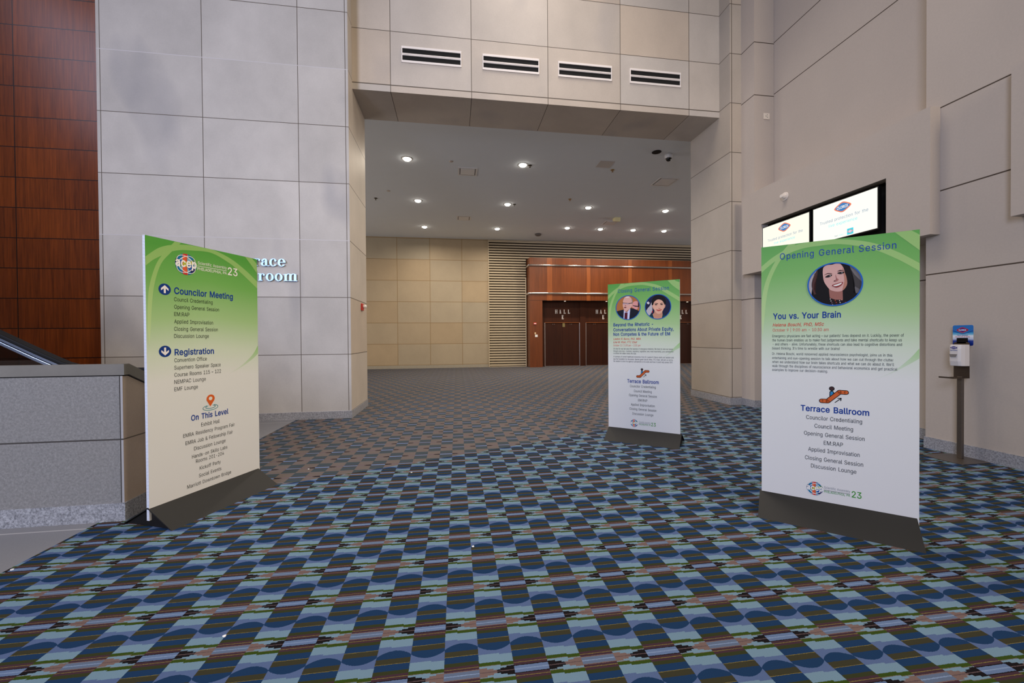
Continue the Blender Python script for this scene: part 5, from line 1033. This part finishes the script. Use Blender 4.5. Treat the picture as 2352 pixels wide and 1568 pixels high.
# ------------------------------------------------------------------ screens in the housing
def diamond(bm, F, c, w, h, off, m_out, m_mid, m_in, m_txt, mats):
    def T(o): return F(o)
    def dm(s, t): return catmull([(c[0]-w*s, c[1]), (c[0]-w*s*0.45, c[1]+h*t*0.72), (c[0], c[1]+h*t), (c[0]+w*s*0.45, c[1]+h*t*0.72), (c[0]+w*s, c[1]), (c[0]+w*s*0.45, c[1]-h*t*0.72), (c[0], c[1]-h*t), (c[0]-w*s*0.45, c[1]-h*t*0.72)], True, 5)
    poly_into(bm, T(off), dm(1, 1), m_out)
    if m_mid is not None: poly_into(bm, T(off+0.0003), dm(0.84, 0.78), m_mid)
    poly_into(bm, T(off+0.0006), dm(0.78, 0.68), m_in)
    text_into(bm, T(off+0.0010), 'CLOROX', c[0]-w*0.66, c[0]+w*0.66, c[1]-h*0.26, h*0.52, 0.03, 0, 1, m_txt)
def screen(label, y0, y1, z0, z1, glow, tint):
    s = empty('wall_screen', (5.85, (y0+y1)/2, z0)); tag(s, label, 'screen', 'lit screens in the bulkhead')
    w = (y1-y0)/2; h = z1-z0
    bm = bmesh.new(); box(bm, 0.004, 0.06, -w-0.014, w+0.014, -0.016, h+0.016); mk('casing', bm, mat('screen_casing', rgb(10, 10, 11), 0.5), s, 0.004)
    one('display', emis('display_glow_%s' % tint[0], tint[1], glow), s, (0.0, 0.004, -w, w, 0.0, h))
    F = lambda off: (lambda u, z: (-off, -u, z))
    E = lambda c, k=1.09: emis('display_%02x%02x%02x' % c, rgb(*c), k)
    mats = [E((244, 122, 84)), E((60, 140, 196)), E((46, 120, 190)), E((255, 252, 246), 1.0)]
    bm = bmesh.new(); diamond(bm, F, (0.0, h*0.805), 0.135, 0.078, 0.001, 0, 1, 2, 3, mats); mk('display_logo', bm, mats, s)
    bm = bmesh.new(); text_into(bm, F(0.001), 'Trusted protection for the', -0.378, 0.378, h*0.49, 0.046, 0.0, 0, 1.02); mk('display_text', bm, E((120, 150, 186)), s)
    bm = bmesh.new(); text_into(bm, F(0.001), 'live experience', -0.225, 0.222, h*0.355, 0.046); mk('display_text', bm, E((120, 236, 244)), s)
    bm = bmesh.new(); text_into(bm, F(0.001), 'Start', -0.13, -0.075, h*0.05, 0.026); mk('display_text', bm, E((120, 150, 186)), s)
    bm = bmesh.new(); text_into(bm, F(0.001), 'clean.', -0.065, 0.02, h*0.05, 0.026); mk('display_text', bm, E((150, 236, 244)), s)
    m2 = [E((64, 214, 232)), E((236, 110, 110)), E((250, 250, 255)), E((70, 100, 190))]
    bm = bmesh.new(); poly_into(bm, F(0.001), [(0.07, 0.012), (0.165, 0.012), (0.165, 0.102), (0.07, 0.102)], 0); diamond(bm, F, (0.1175, 0.057), 0.042, 0.024, 0.0014, 1, None, 2, 3, m2); mk('display_badge', bm, m2, s)
screen('lit white advertising screen, the nearer and larger looking of the two in the bulkhead', 4.768, 5.763, 2.940, 3.505, 1.14, ('near', (1.0, 1.0, 0.90, 1)))
screen('lit cream advertising screen, the farther left of the two in the bulkhead', 5.845, 6.838, 2.930, 3.495, 1.10, ('far', (1.0, 0.985, 0.84, 1)))

# ------------------------------------------------------------------ sanitizer stand
M_STEEL = mat('brushed_steel', rgb(120, 110, 102), 0.38, 0.85, 0.08, 40); M_DARKS = mat('dark_steel', rgb(84, 72, 62), 0.45, 0.7)
st = empty('sanitizer_stand', (5.83, 3.825, 0)); tag(st, 'steel hand sanitizer stand with a blue sign by the near right wall', 'sanitizer stand')
bm = bmesh.new()
q = catmull([(-0.27, -0.16), (-0.27, 0.16), (-0.20, 0.19), (0.08, 0.19), (0.13, 0.15), (0.13, -0.15), (0.08, -0.19), (-0.20, -0.19)], True, 5)
prism(bm, q, 0.0, 0.007, 'z'); mk('base_plate', bm, M_STEEL, st)
one('pole', M_STEEL, st, (-0.018, 0.018, -0.022, 0.024, 0.007, 0.96), bevel=0.003)
bm = bmesh.new()
pts = [(-0.078, 0.945), (0.066, 0.945)]+[(0.066-0.03+0.03*math.cos(math.radians(a)), 1.345+0.015*math.sin(math.radians(a))) for a in range(0, 91, 15)]+[(-0.078+0.03-0.03*math.sin(math.radians(a)), 1.345+0.015*math.cos(math.radians(a))) for a in range(0, 91, 15)]
prism(bm, pts, 0.0, 0.006, 'x'); mk('back_plate', bm, M_DARKS, st)
one('drip_tray', M_DARKS, st, (-0.21, 0.0, -0.078, 0.066, 0.945, 0.951), (-0.212, -0.208, -0.078, 0.066, 0.945, 0.962))
M_DISP = mat('dispenser_white', rgb(214, 208, 206), 0.4)
bm = bmesh.new(); fz = [(1.086, 0.92), (1.14, 1.0), (1.28, 1.0), (1.325, 0.95), (1.331, 0.90)]; rings = []
for z, k in fz:
    p = [(0.0, -0.072), (-0.062, -0.070), (-0.100*k, -0.058), (-0.112*k, -0.036), (-0.112*k, 0.034), (-0.100*k, 0.050), (-0.062, 0.058), (0.0, 0.060)]
    rings.append([bm.verts.new((x, y-0.01, z)) for x, y in p])
for A, B in zip(rings, rings[1:]):
    for i in range(8): bm.faces.new((A[i], A[(i+1) % 8], B[(i+1) % 8], B[i]))
bm.faces.new(rings[0]); bm.faces.new(rings[-1])
dsp = mk('dispenser', bm, M_DISP, st, 0.005)
FD = lambda off: (lambda u, z: (-0.1125-off, -u-0.01, z))
bm = bmesh.new(); prism(bm, [(-0.118, 1.222), (-0.1125, 1.222), (-0.1125, 1.190), (-0.118, 1.190)], -0.040, 0.030, 'y')
for v in bm.verts:
    if v.co.z < 1.2: v.co.y *= 0.72
mk('level_window', bm, mat('window_grey', rgb(126, 120, 118), 0.2), dsp)
mm = [ink((52, 40, 120)), ink((40, 44, 130)), ink((226, 222, 232))]
bm = bmesh.new(); diamond(bm, FD, (0.0, 1.296), 0.034, 0.016, 0.001, 0, None, 1, 2, mm); mk('dispenser_logo', bm, mm, dsp)
bm = bmesh.new(); text_into(bm, FD(0.001), 'Hand Sanitizer', -0.034, 0.034, 1.262, 0.010, 0.03); mk('dispenser_text', bm, ink((60, 84, 160)), dsp)
def board_mat():
    g = G('board_print'); v, x, y, z = g.pos(True)
    wv = g.M('MULTIPLY_ADD', g.M('ABSOLUTE', g.add(y, 0.0)), 0.36, g.sub(z, 1.464))
    c = g.ramp(g.M('DIVIDE', g.sub(z, 1.316), 0.242), [(0.0, rgb(14, 34, 110)), (0.24, rgb(20, 56, 150)), (0.33, rgb(190, 200, 224)), (0.48, rgb(232, 236, 244)), (0.54, rgb(130, 196, 224)), (0.62, rgb(46, 148, 206)), (0.70, rgb(24, 108, 186)), (1.0, rgb(22, 112, 190))])
    return g.fin(c, 0.35)
bm = bmesh.new(); rr = 0.016; P = []
for cx_, cz_, a0 in ((0.078, 1.540, 0), (-0.078, 1.540, 90), (-0.078, 1.334, 180), (0.078, 1.334, 270)):
    P += [(cx_+rr*math.cos(math.radians(a0+k*18)), cz_+rr*math.sin(math.radians(a0+k*18))) for k in range(6)]
prism(bm, P, 0.028, 0.032, 'x'); mk('sign_board', bm, board_mat(), st)
FB = lambda off: (lambda u, z: (0.028-off, -u, z))
mm = [ink((196, 36, 40)), ink((30, 44, 140)), ink((240, 240, 246)), ink((16, 60, 140))]
bm = bmesh.new(); diamond(bm, FB, (-0.002, 1.500), 0.054, 0.031, 0.0016, 0, None, 1, 2, mm)
band(bm, FB(0.0008), [(-0.094, 1.494), (-0.05, 1.478), (0.0, 1.462), (0.05, 1.476), (0.094, 1.492)], [(-0.094, 1.489), (-0.05, 1.471), (0.0, 1.455), (0.05, 1.470), (0.094, 1.487)], 3)
mk('board_logo', bm, mm, st)
bm = bmesh.new(); text_into(bm, FB(0.001), 'Hand Sanitizer', -0.052, 0.050, 1.434, 0.012, 0.02); mk('board_text', bm, ink((40, 44, 130)), st)
bm = bmesh.new(); text_into(bm, FB(0.001), 'Kills 99.99% of Germs', -0.070, 0.066, 1.416, 0.010, 0.02); mk('board_text', bm, ink((206, 60, 60)), st)
one('board_clip', ink((14, 13, 13)), st, (0.0, 0.026, -0.048, 0.038, 1.345, 1.408))

# ------------------------------------------------------------------ escalator at the left
es = empty('escalator', (0, 4.10, 0)); tag(es, 'escalator balustrade with black handrail descending behind the low parapet at left', 'escalator')
top = [(-8.0, 1.539+(8.0-3.931)*0.56), (-3.95, 1.549), (-3.62, 1.366), (-3.42, 1.262), (-3.28, 1.217), (-3.12, 1.203), (-2.95, 1.201), (-2.72, 1.201)]
top += [(-2.72+0.28*math.sin(math.radians(a)), 0.921+0.28*math.cos(math.radians(a))) for a in range(15, 181, 15)]
def offs(path, o):
    out = []
    for i, p in enumerate(path):
        a = path[max(0, i-1)]; b = path[min(len(path)-1, i+1)]; d = Vector((b[0]-a[0], b[1]-a[1])).normalized()
        out.append((p[0]+d.y*o, p[1]-d.x*o))
    return out
def rail(name, m, path, o0, o1, y0, y1, bev=0.0):
    A = offs(path, o0); B = offs(path, o1); bm = bmesh.new(); pr = None
    for p, q in zip(A, B):
        c = [bm.verts.new(t) for t in ((p[0], y0, p[1]), (p[0], y1, p[1]), (q[0], y1, q[1]), (q[0], y0, q[1]))]
        if pr:
            for i in range(4): bm.faces.new((pr[i], pr[(i+1) % 4], c[(i+1) % 4], c[i]))
        else: bm.faces.new(c)
        pr = c
    bm.faces.new(pr); return mk(name, bm, m, es, bev)
rail('handrail', mat('handrail_rubber', rgb(14, 13, 15), 0.6, spec=0.2), top, 0.0, 0.034, -0.045, 0.045, 0.01)
rail('rail_gap', mat('rail_shadow', rgb(16, 14, 16), 0.6), top, 0.034, 0.040, -0.03, 0.03)  # dark strip standing in for the shaded gap under the handrail
M_RAIL = mat('rail_steel', rgb(176, 186, 206), 0.25, 1.0)
rail('upper_rail', M_RAIL, top, 0.040, 0.062, -0.022, 0.022); rail('lower_rail', M_RAIL, top, 0.066, 0.094, -0.032, 0.032, 0.004)
def glass_mat():
    g = G('dark_glass'); g.n.remove(g.b)
    tr = g.n.new('ShaderNodeBsdfTransparent'); tr.inputs[0].default_value = (0.42, 0.36, 0.33, 1); gl = g.n.new('ShaderNodeBsdfGlossy'); gl.inputs['Roughness'].default_value = 0.04
    fr = g.n.new('ShaderNodeLayerWeight'); fr.inputs[0].default_value = 0.25; mx = g.n.new('ShaderNodeMixShader')
    g.t.links.new(g.M('MULTIPLY_ADD', fr.outputs[1], 0.6, 0.05), mx.inputs[0]); g.t.links.new(tr.outputs[0], mx.inputs[1]); g.t.links.new(gl.outputs[0], mx.inputs[2]); g.t.links.new(mx.outputs[0], g.out.inputs[0])
    return g.m
bm = bmesh.new(); A = offs(top[:8], 0.09)
prism(bm, A+[(-2.72, 0.30), (-3.4, 0.36), (-8.0, 2.95)], -0.006, 0.006, 'y'); mk('glass_panel', bm, glass_mat(), es)
bm = bmesh.new(); prism(bm, [(-8.0, 2.95), (-3.4, 0.36), (-2.6, 0.30), (-2.6, 0.0), (-8.0, 0.0)], -0.08, 0.08, 'y'); mk('skirt', bm, M_STEEL, es)

# ------------------------------------------------------------------ scraps on the carpet
bits = [('under the middle of the foreground', 0.121, 2.767), ('at the colour change right of the left sign', -1.616, 4.717), ('left of centre near the colour change', -0.466, 4.407), ('at the edge of the terrazzo', -2.79, 2.949), ('in the lower left foreground', -1.122, 2.119)]
random.seed(4)
for lb, x, y in bits:
    bm = bmesh.new(); n = 6; ps = [(x+random.uniform(0.006, 0.011)*math.cos(2*math.pi*i/n), y+random.uniform(0.006, 0.011)*math.sin(2*math.pi*i/n)) for i in range(n)]
    prism(bm, ps, 0.0, 0.004, 'z'); tag(mk('paper_scrap', bm, mat('scrap_white', rgb(240, 238, 235), 0.7)), 'tiny white paper scrap on the carpet, '+lb, 'paper scrap', 'paper scraps on the carpet')
